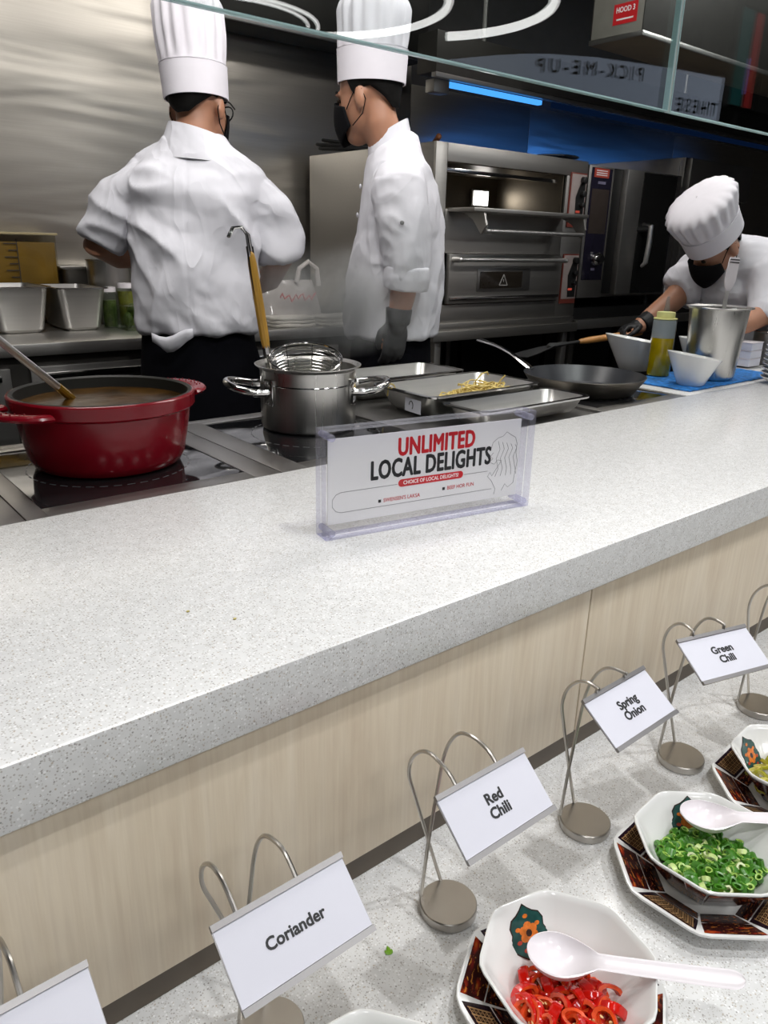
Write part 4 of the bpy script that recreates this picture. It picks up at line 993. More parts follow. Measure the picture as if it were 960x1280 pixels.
def medallion(t, R0, z0, R1, z1, rot, k):
    a0, a1 = octv(R0, z0, rot, k), octv(R0, z0, rot, k + 1); b0, b1 = octv(R1, z1, rot, k), octv(R1, z1, rot, k + 1)
    c = (a0 + a1 + b0 + b1) / 4; ex = (a1 - a0).normalized(); ey = ((b0 + b1) - (a0 + a1)).normalized(); nz = ex.cross(ey)
    ctr = Vector((0, 0, c.z)); 
    if nz.dot(ctr - c) < 0: nz = -nz
    def shape(pts, lift, m, nm, par, hgt=.0004):
        mm = MB(); n = len(pts)
        P = [c + ex * x * 1.22 + ey * (y * 1.22 + .003) + nz * lift for x, y in pts]; Q = [p + nz * hgt for p in P]
        mm.add(P + Q, [tuple(range(n, 2 * n))] + [(i, (i + 1) % n, n + (i + 1) % n, n + i) for i in range(n)])
        return mm.build(nm, m, par, smooth=False)
    half = [(0, -.0215), (.006, -.020), (.011, -.0165), (.0165, -.012), (.0185, -.005), (.0155, .001), (.0165, .0065), (.0135, .012), (.008, .0145), (.004, .0175), (0, .0215)]
    full = half + [(-x, y) for x, y in reversed(half[1:-1])]
    me = shape([(x * 1.06, y * 1.06) for x, y in full], .0003, GOLDL, 'medallion', t)
    shape(full, .0008, TEAL, 'medallion_ground', me, .0002)
    for k2 in range(6):
        a = PI / 6 + k2 * PI / 3
        pts = [(.0055 * math.cos(a) + .0042 * math.cos(b), -.001 + .0055 * math.sin(a) + .0036 * math.sin(b)) for b in [2 * PI * i / 10 for i in range(10)]]
        shape(pts, .0011 + k2 * .00003, ORANGE, 'petal', me, .0002)
    shape([(.003 * math.cos(b), -.001 + .003 * math.sin(b)) for b in [2 * PI * i / 10 for i in range(10)]], .0015, GOLDL, 'flower_heart', me, .0001)
    for sx, sy, m in ((-.010, .004, ORANGE), (.010, .004, ORANGE), (0, .0125, ORANGE), (-.006, -.0135, LEAFG), (.006, -.0135, LEAFG), (.011, -.006, LEAFG), (-.011, -.006, LEAFG)):
        shape([(sx + .0026 * math.cos(b), sy + .0018 * math.sin(b)) for b in [2 * PI * i / 8 for i in range(8)]], .0011, m, 'leaf', me, .0002)
FULLP = [[(0, 1, 0, 1, 0)], [(0, 1, .12, 1, 1)]]
def plate(cx, cy, rot, label):
    t = thing('octagonal_plate', label, 'plate', (cx, cy, LEDGE + .0004), 0, 'octagonal plates under the bowls')
    b = MB(); b.loft([octring(R, z, rot) for R, z in ((.048, 0), (.056, .0005), (.106, .024), (.1085, .0258), (.108, .0282), (.1055, .0286), (.054, .0062), (.045, .0055))])
    b.build('plate_ware', CERAMIC, t)
    panels(t, .054, .0062, .1055, .0286, rot, .03, [FLORA, LATT, FLORB], [[(0, 1, .0, .46, 2), (0, 1, .49, 1, 0)], [(0, 1, 0, .34, 2), (0, 1, .38, 1, 1)]], -.0006, .0, .955)
    return t
def bowl(cx, cy, rot, label, med):
    t = thing('octagonal_bowl', label, 'bowl', (cx, cy, LEDGE + .0062), 0, 'octagonal topping bowls')
    b = MB(); b.loft([octring(R, z, rot) for R, z in ((.036, 0.0009), (.042, .0012), (.050, .008), (.0885, .058), (.0900, .0600), (.0897, .0618), (.0880, .0625), (.0858, .061), (.083, .056), (.049, .011), (.043, .007), (.03, .006))])
    b.build('bowl_ware', CERAMIC, t)
    panels(t, .050, .008, .0885, .058, rot, .022, [FLORB, LATT, FLORA], [[(0, 1, .52, 1, 2), (0, 1, 0, .49, 0)], [(0, .6, .48, 1, 0), (.63, 1, .48, 1, 2), (0, 1, 0, .45, 1)]], .0006, .02, .965)
    for k in med: medallion(t, .049, .011, .083, .056, rot, k)
    return t
BW = {'cor': (.268, .318, math.radians(14)), 'red': (.503, .306, math.radians(9)), 'spr': (.770, .304, math.radians(27)), 'grn': (1.008, .304, math.radians(27))}
names_ = {'cor': 'coriander', 'red': 'sliced red chili', 'spr': 'chopped spring onion', 'grn': 'pickled green chili'}
for k, (x, y, r) in BW.items():
    plate(x - .004, y, r, 'patterned octagonal plate under the bowl of ' + names_[k])
    bowl(x, y, r, 'white octagonal bowl of %s with patterned outside' % names_[k], {'cor': (1,), 'red': (1, 5), 'spr': (0, 4), 'grn': (1, 5)}[k])

def spoon(name, label, tip, end, z0, z1, wid=.0265, lb=.068):
    """Chinese soup spoon: boat-shaped bowl, grooved handle rising to its end"""
    A = Vector(tip); Bq = Vector(end); d = (Bq - A); Lg = d.length; ang = math.atan2(d.y, d.x)
    t = thing(name, label, 'spoon', (A.x, A.y, z0), ang)
    sec = []
    N = 40
    for i in range(N + 1):
        u = (1 - math.cos(PI * i / N)) / 2; x = Lg * u
        if x < lb:
            f = x / lb; w = wid * math.sqrt(max(0.0, 1 - ((f - .45) / .452) ** 2)) if f < .45 else wid * (1 - .62 * ((f - .45) / .55) ** 1.7)
            w = max(w, .0015); dep = .017 * max(0, math.sin(min(1, f * 1.0) * PI)) ** .7
        else:
            f2 = (x - lb) / (Lg - lb); w = (.0096 + .0018 * f2) * math.sqrt(max(.01, 1 - (max(0, f2 - .9) / .1) ** 2)); dep = .0035
        zr = .017 + (z1 - z0 - .017) * max(0, (x - lb * .55) / (Lg - lb * .55)) ** 1.25
        sec.append((x, w, max(dep, .0025), zr))
    rings = []
    K = 7
    for x, w, dep, zr in sec:
        outer = [(x, w * math.cos(a), zr - dep * math.sin(a)) for a in [PI * k / (K - 1) for k in range(K)]]
        inn = [(x, (w - .0016) * math.cos(a) if w > .004 else w * .5 * math.cos(a), zr + .0006 - max(dep - .0026, .0004) * math.sin(a)) for a in [PI - PI * k / (K - 1) for k in range(K)]]
        rings.append(outer + inn)
    MB().loft(rings).build('spoon_body', PLASTIC, t, angle=60)
    return t
spoon('soup_spoon', 'white soup spoon resting in the bowl of red chili', (.488, .345), (.604, .182), .600, .640)
spoon('soup_spoon', 'white soup spoon resting in the bowl of spring onion', (.784, .352), (.905, .215), .606, .640)

# ---- toppings: each piece its own object
def ringpiece(Ro, Ri, h, wob, seed, seg=14, mats=None, taper=.9):
    rnd = random.Random(seed); ph = rnd.random() * 6
    m = MB(); rings = []
    def rad(a, R): return R * (1 + wob * math.sin(2 * a + ph) + wob * .5 * math.sin(3 * a + ph * 2))
    for R, z in ((Ro * .96, -h / 2), (Ro, -h * .3), (Ro, h * .3), (Ro * .96 * taper ** .3, h / 2), (Ri, h * .46), (Ri * .97, 0), (Ri, -h * .46)):
        rings.append([(rad(a, R) * math.cos(a), rad(a, R) * math.sin(a) * taper, z) for a in [2 * PI * i / seg for i in range(seg)]])
    rings.append(rings[0])
    for k in range(len(rings) - 1): m.loft([rings[k], rings[k + 1]], False, False, 0 if k < 3 else 1)
    return m
REDC = pm('glossy red chili skin', srgb(190, 20, 10), .12, 0, .2, (60, 60, 60), coat=.5)
REDI = pm('orange red chili flesh', srgb(214, 74, 30), .25, 0, .25, (120, 120, 120))
SEED = pm('pale chili seed', srgb(226, 190, 130), .4)
GRO = pm('green onion skin', srgb(64, 122, 28), .3, 0, .4, (60, 60, 60))
GRI = pm('pale green onion core', srgb(150, 186, 84), .35, 0, .2, (60, 60, 60))
GRW = pm('white green onion skin', srgb(186, 206, 130), .3, 0, .2, (60, 60, 60))
GRWI = pm('white onion core', srgb(214, 222, 178), .35, 0, .1)
OLV = pm('olive pickled chili skin', srgb(142, 138, 36), .18, 0, .3, (60, 60, 60), coat=.4)
OLVI = pm('pale pickled chili flesh', srgb(196, 186, 96), .25, 0, .2)
red_me = [ringpiece(R, R * .66, h, w, i).mesh('chili_slice', [REDC, REDI]) for i, (R, h, w) in enumerate(((.0128, .007, .10), (.0138, .010, .16), (.0112, .006, .2), (.0150, .008, .08)))]
seed_me = MB().ell((0, 0, 0), (.0022, .0016, .0007), 8, 5).mesh('seed', SEED)
grn_me = [ringpiece(R, R * .55, h, w, 20 + i, 10).mesh('onion_piece', m) for i, (R, h, w, m) in enumerate(((.0056, .007, .06, [GRO, GRI]), (.0060, .012, .15, [GRO, GRO]), (.0048, .009, .1, [GRO, GRI]), (.0066, .006, .05, [GRW, GRWI]), (.0053, .010, .1, [GRO, GRI]), (.0063, .009, .2, [GRO, GRO])))]
olv_me = [ringpiece(R, R * .6, h, w, 40 + i, 12).mesh('pickle_slice', [OLV, OLVI]) for i, (R, h, w) in enumerate(((.0115, .006, .1), (.010, .008, .14), (.0125, .005, .08)))]
def flat_r(rot, a, R):
    s = PI / 4; k = ((a - rot) % s) - s / 2
    return R * math.cos(s / 2) / math.cos(k)
def heap(which, meshes, n, surf, name, label, cat, group, rmax, spread, rng, seeds=False, avoid=None):
    cx, cy, rot = BW[which]; random.seed(rng); placed = []
    tries = 0
    while len(placed) < n and tries < n * 40:
        tries += 1
        a = random.random() * 2 * PI; R = math.sqrt(random.random()) * rmax
        x, y = R * math.cos(a), R * math.sin(a)
        zs = surf(x, y)
        if zs is None: continue
        # keep inside the bowl: inner wall radius at this height
        rin = flat_r(rot, a, .049 + (.083 - .049) * max(0, min(1, (zs - .011) / .045))) - .007
        if R > rin: continue
        if avoid and avoid(x, y): continue
        if any((x - p[0]) ** 2 + (y - p[1]) ** 2 < spread ** 2 for p in placed[-400:]) and random.random() < .93: continue
        placed.append((x, y))
        z = zs + random.uniform(-.004, .003)
        k = len(placed)
        o = link(name, meshes[random.randrange(len(meshes))], None, (cx + x, cy + y, LEDGE + .0062 + z), (random.gauss(0, .55), random.gauss(0, .55), random.random() * 6.28))
        if random.random() < .3: o.rotation_euler[0] += PI / 2
        tag(o, label, cat, group)
        if seeds and random.random() < .75:
            for j in range(random.randint(2, 4)):
                b = random.random() * 6.28
                s = link('seed', seed_me, o, (.0055 * math.cos(b), .0045 * math.sin(b), .0015 + .001 * j), (random.random(), random.random(), b))
    return placed
heap('red', red_me, 46, lambda x, y: .020 + .016 * max(-1, min(1, (-x * .75 - y * .65) / .05)) if (x * .55 + y * .83) < .028 else None, 'chili_slice', 'glossy slice of red chili in the octagonal bowl', 'chili slice', 'red chili slices', .068, .0115, 11, True)
heap('red', red_me, 22, lambda x, y: .013 + .012 * max(-1, min(1, (-x * .75 - y * .65) / .05)) if (x * .55 + y * .83) < .022 else None, 'chili_slice', 'glossy slice of red chili in the octagonal bowl', 'chili slice', 'red chili slices', .056, .011, 12)
heap('spr', grn_me, 210, lambda x, y: .033 + .007 * max(-1, min(1, (-x * .4 - y * .9) / .05)), 'onion_piece', 'chopped green spring onion piece in the octagonal bowl', 'spring onion', 'chopped spring onion pieces', .072, .0058, 13)
heap('spr', grn_me, 80, lambda x, y: .026, 'onion_piece', 'chopped green spring onion piece in the octagonal bowl', 'spring onion', 'chopped spring onion pieces', .064, .0085, 14)
heap('grn', olv_me, 40, lambda x, y: .028 + .006 * max(-1, min(1, (-x * .9) / .05)), 'pickle_slice', 'olive green slice of pickled chili in the octagonal bowl', 'chili slice', 'pickled green chili slices', .068, .012, 15)
heap('cor', grn_me[:3], 40, lambda x, y: .016, 'coriander_bit', 'chopped coriander bit low in the leftmost octagonal bowl', 'coriander', 'chopped coriander bits', .05, .01, 16)
# crumbs on the stone
lf = MB()
for k, (a, ln) in enumerate(((1.2, .010), (1.9, .007), (.6, .006))):
    d = Vector((math.cos(a), math.sin(a), 0)); nn = Vector((-d.y, d.x, 0))
    lf.loft([[d * (ln * u) + nn * w + Vector((0, 0, .0002 + .0012 * u)), d * (ln * u) + Vector((0, 0, .0009 + .0012 * u)), d * (ln * u) - nn * w + Vector((0, 0, .0002 + .0012 * u))] for u, w in ((0, .0008), (.4, .0024), (.8, .0018), (1, .0004))])
tag(lf.build('coriander_leaf', pm('fresh green leaf', srgb(112, 160, 36), .5), None, (.408, .462, LEDGE + .0004)), 'tiny torn green coriander leaf fallen on the ledge', 'leaf')
for x, y, lab in ((.310, .700, 'tiny yellow crumb on the stone counter, the left one'), (.342, .655, 'tiny yellow crumb on the stone counter, the right one')):
    tag(MB().ell((0, 0, .0008), (.0022, .0015, .001), 8, 5).build('crumb', pm('yellow crumb', srgb(190, 176, 110), .7), None, (x, y, .9003)), lab, 'crumb')

# ================================================================== PEOPLE
def bake(mb, voxel, it, deform=None, name='m', mats=None):
    me = bpy.data.meshes.new(name); me.from_pydata([tuple(p) for p in mb.v], [], mb.f)
    bm = bmesh.new(); bm.from_mesh(me); bmesh.ops.recalc_face_normals(bm, faces=bm.faces); bm.to_mesh(me); bm.free()
    o = bpy.data.objects.new(name, me); COL.objects.link(o)
    r = o.modifiers.new('r', 'REMESH'); r.mode = 'VOXEL'; r.voxel_size = voxel
    s = o.modifiers.new('s', 'SMOOTH'); s.iterations = it; s.factor = .5
    dg = bpy.context.evaluated_depsgraph_get(); out = bpy.data.meshes.new_from_object(o.evaluated_get(dg))
    bpy.data.objects.remove(o); bpy.data.meshes.remove(me)
    if deform:
        N = [v.normal.copy() for v in out.vertices]
        for v, n in zip(out.vertices, N): v.co = deform(v.co.copy(), n)
    out.materials.clear()
    for m in (mats if isinstance(mats, (list, tuple)) else [mats]): out.materials.append(m)
    out.polygons.foreach_set('use_smooth', [True] * len(out.polygons)); out.update(); out.name = name
    return out
def ridge(p, s): return 1 - abs(noise.noise(p * s)) * 2
def folds(amp=.006, seed=0, dirs=((1, .2, .35), (.7, -.3, -.6)), f=9.0, fine=.002):
    off = Vector((seed * 3.1, seed * 1.7, seed * .9))
    D = [Vector(d).normalized() for d in dirs]
    def fn(p, n):
        w = Vector((noise.noise(p * 3 + off), noise.noise(p * 3 + off + Vector((7, 0, 0))), noise.noise(p * 3 + off + Vector((0, 9, 0))))) * .06
        q = p + w; d = 0
        for k, dr in enumerate(D):
            mask = max(0, noise.noise(p * 2.6 + off + Vector((k * 11, 3, 0))) + .25)
            # stretched coordinates: long along dr
            along_ = q.dot(dr); perp = q - dr * along_
            r = 1 - abs(noise.noise(perp * f + dr * along_ * f * .22 + off)) * 2.4
            d += amp * mask * max(r, -.3)
        d += fine * noise.noise(p * 34 + off)
        return p + n * d
    return fn
def ellring(c, rx, ry, n=28, tilt=0.0, pw=1.0, yaw_=0.0):
    out = []
    for k in range(n):
        a = 2 * PI * k / n
        x = rx * math.copysign(abs(math.cos(a)) ** pw, math.cos(a)); y = ry * math.copysign(abs(math.sin(a)) ** pw, math.sin(a))
        x, y = x * math.cos(yaw_) - y * math.sin(yaw_), x * math.sin(yaw_) + y * math.cos(yaw_)
        out.append((c[0] + x, c[1] + y, c[2] + tilt * x))
    return out
def head_mb(mb, H, neck_to):
    """head in its own frame: +Y the face, +Z the crown, origin between the ears"""
    mb.xf = H
    mb.ell((0, -.010, .036), (.073, .092, .083), 24, 14)
    mb.ell((0, .022, -.022), (.064, .066, .088), 22, 14)
    mb.ell((0, .050, -.088), (.036, .036, .030), 16, 10)
    mb.ell((0, .060, -.045), (.045, .036, .040), 16, 10)
    mb.tube([(0, .088, .012), (0, .103, -.016), (0, .106, -.030)], [.008, .011, .013], 10, round_ends=True)
    for s in (-1, 1):
        mb.ell((s * .0745, -.012, -.012), (.011, .019, .032), 12, 10)
        mb.ell((s * .030, .080, .022), (.020, .010, .007), 10, 6)
        mb.ell((s * .036, .060, -.03), (.020, .018, .02), 10, 6)
    inv = H.inverted(); e = inv @ Vector(neck_to)
    mb.tube([(0, -.020, -.02), (0, -.026, -.07), e.lerp(Vector((0, -.028, -.07)), .35), e], [.055, .053, .055, .062], 18)
    mb.xf = None
def hair(H, t, back=-.062, m=HAIR):
    hm = MB(); na = 48; rows = 9; vs = []
    for j in range(rows + 1):
        for i in range(na):
            a = 2 * PI * i / na - PI; b = abs(a)      # a = 0 is the face
            if b < 1.12: lo = .062
            elif b < 1.38: lo = .062 + (-.006 - .062) * (b - 1.12) / .26
            elif b < 1.60: lo = -.006
            elif b < 1.95: lo = .012
            else: lo = .012 + (back - .012) * min(1, (b - 1.95) / .9)
            z = lo + (.10 - lo) * j / rows
            zz = (z - .036) / .0865; k = math.sqrt(max(0.02, 1 - zz * zz)) if z > .0 else math.sqrt(max(.02, 1 - (.036 / .0865) ** 2)) * (1 - .9 * (-z) * 3.0)
            thick = .0035 + .003 * min(1, j / 2)
            vs.append((math.sin(a) * (.0735 * k + thick), math.cos(a) * (.093 * k + thick) - .010, z))
    fs = [(j * na + i, j * na + (i + 1) % na, (j + 1) * na + (i + 1) % na, (j + 1) * na + i) for j in range(rows) for i in range(na)]
    hm.xf = H; hm.add(vs, fs); o = hm.build('hair', m, t, angle=80)
    sd = o.modifiers.new('thick', 'SOLIDIFY'); sd.thickness = .006; sd.offset = -1
    return o
def mask(H, t):
    mm = MB(); na, nz = 20, 10; vs = []
    for j in range(nz + 1):
        for i in range(na + 1):
            a = (-1 + 2 * i / na) * 1.28; u = j / nz
            top = .014 - .036 * abs(a / 1.28) ** 1.2; bot = -.112 + .040 * abs(a / 1.28) ** 1.4
            z = bot + (top - bot) * u
            bul = .020 * math.cos(a) ** 2 * math.sin(PI * min(1, u * .9 + .12)) if abs(a) < PI / 2 else 0
            vs.append((math.sin(a) * (.0715 - .012 * (1 - u) ** 1.5), .022 + math.cos(a) * (.080 + bul + .006 * u) - .004 * (1 - u), z))
    fs = [(j * (na + 1) + i, j * (na + 1) + i + 1, (j + 1) * (na + 1) + i + 1, (j + 1) * (na + 1) + i) for j in range(nz) for i in range(na)]
    mm.xf = H; mm.add(vs, fs); o = mm.build('face_mask', MASKB, t, angle=80)
    sd = o.modifiers.new('thick', 'SOLIDIFY'); sd.thickness = .003
    for s in (-1, 1):
        st_ = MB(); st_.xf = H
        st_.tube([(s * .0655, .042, -.030), (s * .0705, .020, -.006), (s * .077, -.006, .018), (s * .0775, -.022, .008), (s * .0755, -.030, -.02), (s * .070, -.012, -.052), (s * .062, .030, -.074)], .0016, 6)
        st_.build('ear_loop', MASKB, o)
    return o
def face_bits(H, t):
    for s in (-1, 1):
        e = MB(); e.xf = H; e.ell((s * .030, .0815, .006), (.012, .006, .005), 10, 8); e.build('eye', pm('dark eye', (.03, .02, .015, 1), .2), t)
        b = MB(); b.xf = H; b.tube([(s * .014, .0905, .026), (s * .032, .0865, .031), (s * .050, .072, .026)], [.003, .0035, .002], 6, round_ends=True); b.build('eyebrow', HAIR, t)
def hat(H, t, band=(.035, .115), top=.30, flare=.10, tilt=0.0, pleats=34, dome=.05, base=.090):
    R = H @ Matrix.Translation((0, -.008, 0)) @ Matrix.Rotation(tilt, 4, 'X')
    b = MB(); b.xf = R
    b.lathe([(base - .004, band[0]), (base, band[0]), (base + .0035, band[1]), (base + .0045, band[1] + .001), (base + .001, band[1] + .002)], 56, ex=.95, ey=1.14, cap0=False, cap1=False)
    b.build('hat_band', PAPERW, t)
    c = MB(); c.xf = R
    h0 = band[1]; prof = [(base - .002, h0 - .02), (base + .002, h0 + .004)]
    for k in range(1, 9):
        f = k / 8; prof.append((base + .002 + (flare - base) * f ** .8, h0 + (top - dome - h0) * f))
    for k in range(1, 7):
        f = k / 7; prof.append((flare * math.cos(f * PI / 2) ** .75, top - dome + dome * math.sin(f * PI / 2)))
    prof.append((.002, top))
    n0 = len(prof)
    def pl(a, r, z):
        amp = .0035 * min(1, max(0, (z - h0) / .03)) * max(0, min(1, (top - z) / dome)) ** 1.5
        return r + amp * math.copysign(abs(math.sin(pleats * a / 2)) ** .6, math.sin(pleats * a / 2)) - amp * .4 + .004 * noise.noise((math.cos(a) * 2, math.sin(a) * 2, z * 14))
    c.lathe(prof, 136, ex=.95, ey=1.12, fn=pl, cap0=False, cap1=False)
    return c.build('hat_crown', PAPERW, t, angle=70)
def hand_mb(mb, wrist, d, palm_n, L=.18, curl=.5, side=1, spread=.25):
    """palm and five fingers; d = direction wrist->fingers, palm_n = the way the palm faces"""
    w = Vector(wrist); d = Vector(d).normalized(); n = Vector(palm_n); n = (n - d * n.dot(d)).normalized(); s = d.cross(n) * side
    P = lambda a, b, c: w + d * (a * L) + s * (b * L) + n * (c * L)
    R = Matrix((s, d, n)).transposed()
    mb.ell(P(.24, 0, 0), (.21 * L, .28 * L, .095 * L), 16, 10, rot=R)
    mb.tube([P(-.12, 0, 0), P(.1, 0, 0)], [.155 * L, .165 * L], 12, round_ends=True)
    for k, (b, ln) in enumerate(((-.145, .40), (-.05, .46), (.05, .43), (.14, .34))):
        pts = []; rad = []; ang = 0; pos = P(.40, b, 0); seglen = ln * L / 3
        pts.append(P(.26, b * .85, 0)); rad.append(.062 * L); pts.append(pos.copy()); rad.append(.06 * L)
        for j in range(3):
            ang += curl * (1.0 if j else .8) + .06 * k * curl
            dirv = d * math.cos(ang) + n * math.sin(ang) + s * (b * spread * math.cos(ang))
            pos = pos + dirv.normalized() * seglen; pts.append(pos.copy()); rad.append((.054 - .005 * j) * L)
        mb.tube(pts, rad, 10, round_ends=True)
    a = curl * .7
    mb.tube([P(.08, -.12, .02), P(.22, -.24, .06 + .05 * a), P(.36, -.27 + .05 * a, .09 + .14 * a), P(.47, -.24 + .1 * a, .09 + .24 * a)], [.075 * L, .07 * L, .058 * L, .05 * L], 10, round_ends=True)
def frame(c, fwd, upv):
    f = Vector(fwd).normalized(); u = Vector(upv); u = (u - f * u.dot(f)).normalized(); r = f.cross(u)
    return Matrix.Translation(Vector(c)) @ Matrix((r, f, u)).transposed().to_4x4()
def person(label, root):
    a = math.atan2(root[0], root[1])
    return thing('person', label, 'person', (root[0], root[1], 0.0), -a)
def legs(mb, hips, foot, r=.085, toe=(0, .1, 0)):
    for s in (-1, 1):
        h = Vector(hips[0 if s < 0 else 1]); f = Vector(foot[0 if s < 0 else 1])
        k = h.lerp(f, .5)
        mb.tube([h, k, f + Vector((0, 0, .07))], [r, r * .68, r * .46], 14, round_ends=True)
        mb.tube([f + Vector((0, 0, .04)), f + Vector(toe) + Vector((0, 0, .035))], [.045, .038], 12, round_ends=True)

# ---------------- cook 1: back to the viewer
t = person('cook with his back turned, white short-sleeved jacket, tall white hat and black apron', (1.08, 2.22))
H1 = frame((.036, .0, 1.632), (.50, .86, -.10), (-.05, .05, 1))
b = MB(); head_mb(b, H1, (.022, .0, 1.50))
b.loft([ellring((.0, 0, z), rx, ry) for z, rx, ry in ((.92, .14, .11), (1.05, .145, .105), (1.25, .15, .10), (1.40, .15, .09), (1.45, .11, .07), (1.52, .06, .06))])
for P_, R_ in (([(-.135, 0, 1.40), (-.215, .02, 1.34), (-.275, .03, 1.255), (-.225, .13, 1.225), (-.16, .21, 1.215)], [.045, .046, .043, .038, .028]),
               ([(.165, 0, 1.385), (.225, .02, 1.32), (.256, .03, 1.225), (.235, .13, 1.165), (.19, .22, 1.13)], [.045, .046, .044, .038, .028])): b.tube(P_, R_, 14, round_ends=True)
hand_mb(b, (-.16, .21, 1.215), (.6, .7, -.1), (0, 0, -1), curl=.5, side=1)
hand_mb(b, (.19, .22, 1.13), (-.5, .8, -.2), (0, 0, -1), curl=.5, side=-1)
legs(b, ((-.08, 0, .92), (.09, 0, .92)), ((-.1, 0, 0), (.11, 0, 0)), toe=(.05, .14, 0))
link('body', bake(b, .0065, 3, None, 'body', SKIN), t)
j = MB()
j.loft([ellring(c, rx, ry, 32, 0, .9) for c, rx, ry in (((.004, 0, 1.018), .176, .145), ((.004, 0, 1.05), .182, .146), ((.0, 0, 1.12), .174, .138), ((.002, 0, 1.22), .176, .136), ((.008, 0, 1.32), .188, .138), ((.014, 0, 1.40), .20, .132), ((.018, .0, 1.455), .186, .112), ((.021, 0, 1.495), .145, .094), ((.024, 0, 1.525), .092, .08), ((.026, 0, 1.55), .070, .072))])
j.tube([(-.06, 0, 1.40), (-.135, 0, 1.412), (-.195, .008, 1.375), (-.238, .02, 1.312), (-.264, .028, 1.268)], [.06, .072, .074, .070, .066], 18)
j.tube([(.09, 0, 1.39), (.165, 0, 1.395), (.215, .008, 1.352), (.243, .02, 1.285), (.256, .028, 1.236)], [.06, .074, .073, .066, .062], 18)
f1 = folds(.022, 1, ((1, .1, .45), (1, 0, -.35), (.2, 0, 1)), 8.5, .0015)
def d1(p, n):
    q = f1(p, n)
    if p.y < 0: q += n * (-.0022 * math.exp(-((p.x + .012 - .01 * math.sin(p.z * 9)) / .0035) ** 2))     # centre back seam
    if p.z < 1.09: q += n * (.006 * math.sin(p.x * 60 + 2 * math.sin(p.z * 30)) * (1.09 - p.z) / .07)
    return q
link('jacket', bake(j, .0065, 4, d1, 'jacket', CLOTHW), t)
cl = MB(); cl.loft([ellring((.022, -.012, 1.488), .112, .104, 32, -.06), ellring((.028, -.010, 1.570), .079, .084, 32, -.25), ellring((.028, -.010, 1.571), .074, .079, 32, -.25), ellring((.025, -.012, 1.50), .078, .080, 32, -.10)], False, False)
cl.build('collar', CLOTHW, t, angle=60)
a = MB(); a.loft([ellring((.0, 0.0, z), rx, ry, 32) for z, rx, ry in ((.42, .21, .18), (.70, .195, .165), (.90, .180, .150), (1.00, .168, .138), (1.055, .162, .132))])
link('apron', bake(a, .010, 3, folds(.008, 4, ((0, .1, 1),), 9, .001), 'apron', BLACKC), t)
tr_ = MB(); legs(tr_, ((-.08, 0, .92), (.09, 0, .92)), ((-.1, 0, .02), (.11, 0, .02)), .10, (.02, .03, 0)); link('trousers', bake(tr_, .012, 3, None, 'trousers', BLACKC), t)
cw = MB(); rows = []
for k in range(7):
    u = k / 6; rows.append([(-.13 + .115 * u, -.160 - .004 * math.sin(u * PI), 1.012 - .012 * math.sin(u * 5) + dz) for dz in (.012, 0, -.012 - .022 * math.sin(u * PI) * (1 if k > 1 else .4))])
cw.loft(rows, False, False, closed=False)
co = cw.build('tucked_cloth', CLOTHW, t); sd = co.modifiers.new('thick', 'SOLIDIFY'); sd.thickness = .006
hair(H1, t, -.034); mask(H1, t); face_bits(H1, t); hat(H1, t, (.016, .098), .29, .094, tilt=.08)
gl = MB(); gl.xf = H1
for s in (-1, 1):
    gl.tube([(s * .079, -.02, .010), (s * .078, .04, .014), (s * .066, .092, .012)], .0022, 6)
    gl.tube([(s * (.036 + .027 * math.cos(q)), .098 - .012 * abs(math.cos(q)) * (1 if math.cos(q) > 0 else -.3), .002 + .020 * math.sin(q)) for q in [2 * PI * k / 16 for k in range(17)]], .0022, 6)
gl.tube([(-.009, .101, .006), (.009, .101, .006)], .002, 6)
gl.build('glasses', BLACK, t)

# ---------------- cook 2: in profile, facing left
t = person('cook in profile facing left, long white rolled-sleeve jacket, tall hat and black mask', (1.56, 1.935))
H2 = frame((-.038, 0, 1.678), (-.87, .48, -.18), (-.04, .02, 1))
b = MB(); head_mb(b, H2, (.028, 0, 1.53))
b.loft([ellring((.045, 0, z), rx, ry) for z, rx, ry in ((.92, .11, .14), (1.1, .11, .15), (1.3, .10, .15), (1.41, .08, .14), (1.47, .06, .09), (1.54, .055, .06))])
b.tube([(.050, -.15, 1.40), (.062, -.200, 1.33), (.080, -.215, 1.225), (.072, -.205, 1.14), (.060, -.20, 1.07)], [.045, .045, .043, .038, .029], 14, round_ends=True)
b.tube([(.03, .15, 1.40), (-.0, .22, 1.33), (-.01, .22, 1.2), (-.03, .18, 1.1)], [.06, .05, .042, .03], 14, round_ends=True)
hand_mb(b, (-.03, .18, 1.1), (-.5, -.2, -.8), (.6, -.3, -.5), curl=.5, side=-1)
hand_mb(b, (.060, -.20, 1.07), (-.10, .0, -1), (-.3, 1, 0), L=.165, curl=.32, side=1)
legs(b, ((.045, -.09, .92), (.045, .09, .92)), ((.05, -.1, 0), (.05, .1, 0)), toe=(-.14, 0, 0))
link('body', bake(b, .0065, 3, None, 'body', SKIN), t)
j = MB()
j.loft([ellring(c, rx, ry, 32, tl) for c, rx, ry, tl in (((.042, 0, 1.012), .150, .178, 0), ((.043, 0, 1.05), .150, .18, 0), ((.048, 0, 1.12), .145, .178, 0), ((.055, 0, 1.22), .135, .178, 0), ((.060, 0, 1.32), .125, .182, .05), ((.055, 0, 1.40), .112, .188, .12), ((.046, 0, 1.465), .098, .165, .25), ((.036, 0, 1.515), .080, .12, .4), ((.028, 0, 1.55), .062, .075, .5))])
j.tube([(.048, -.13, 1.45), (.052, -.175, 1.42), (.066, -.208, 1.33), (.080, -.220, 1.245), (.080, -.219, 1.185)], [.07, .078, .072, .064, .060], 18)
j.tube([(.04, .13, 1.45), (.03, .175, 1.42), (.0, .222, 1.33), (-.01, .222, 1.22)], [.07, .078, .07, .06], 18)
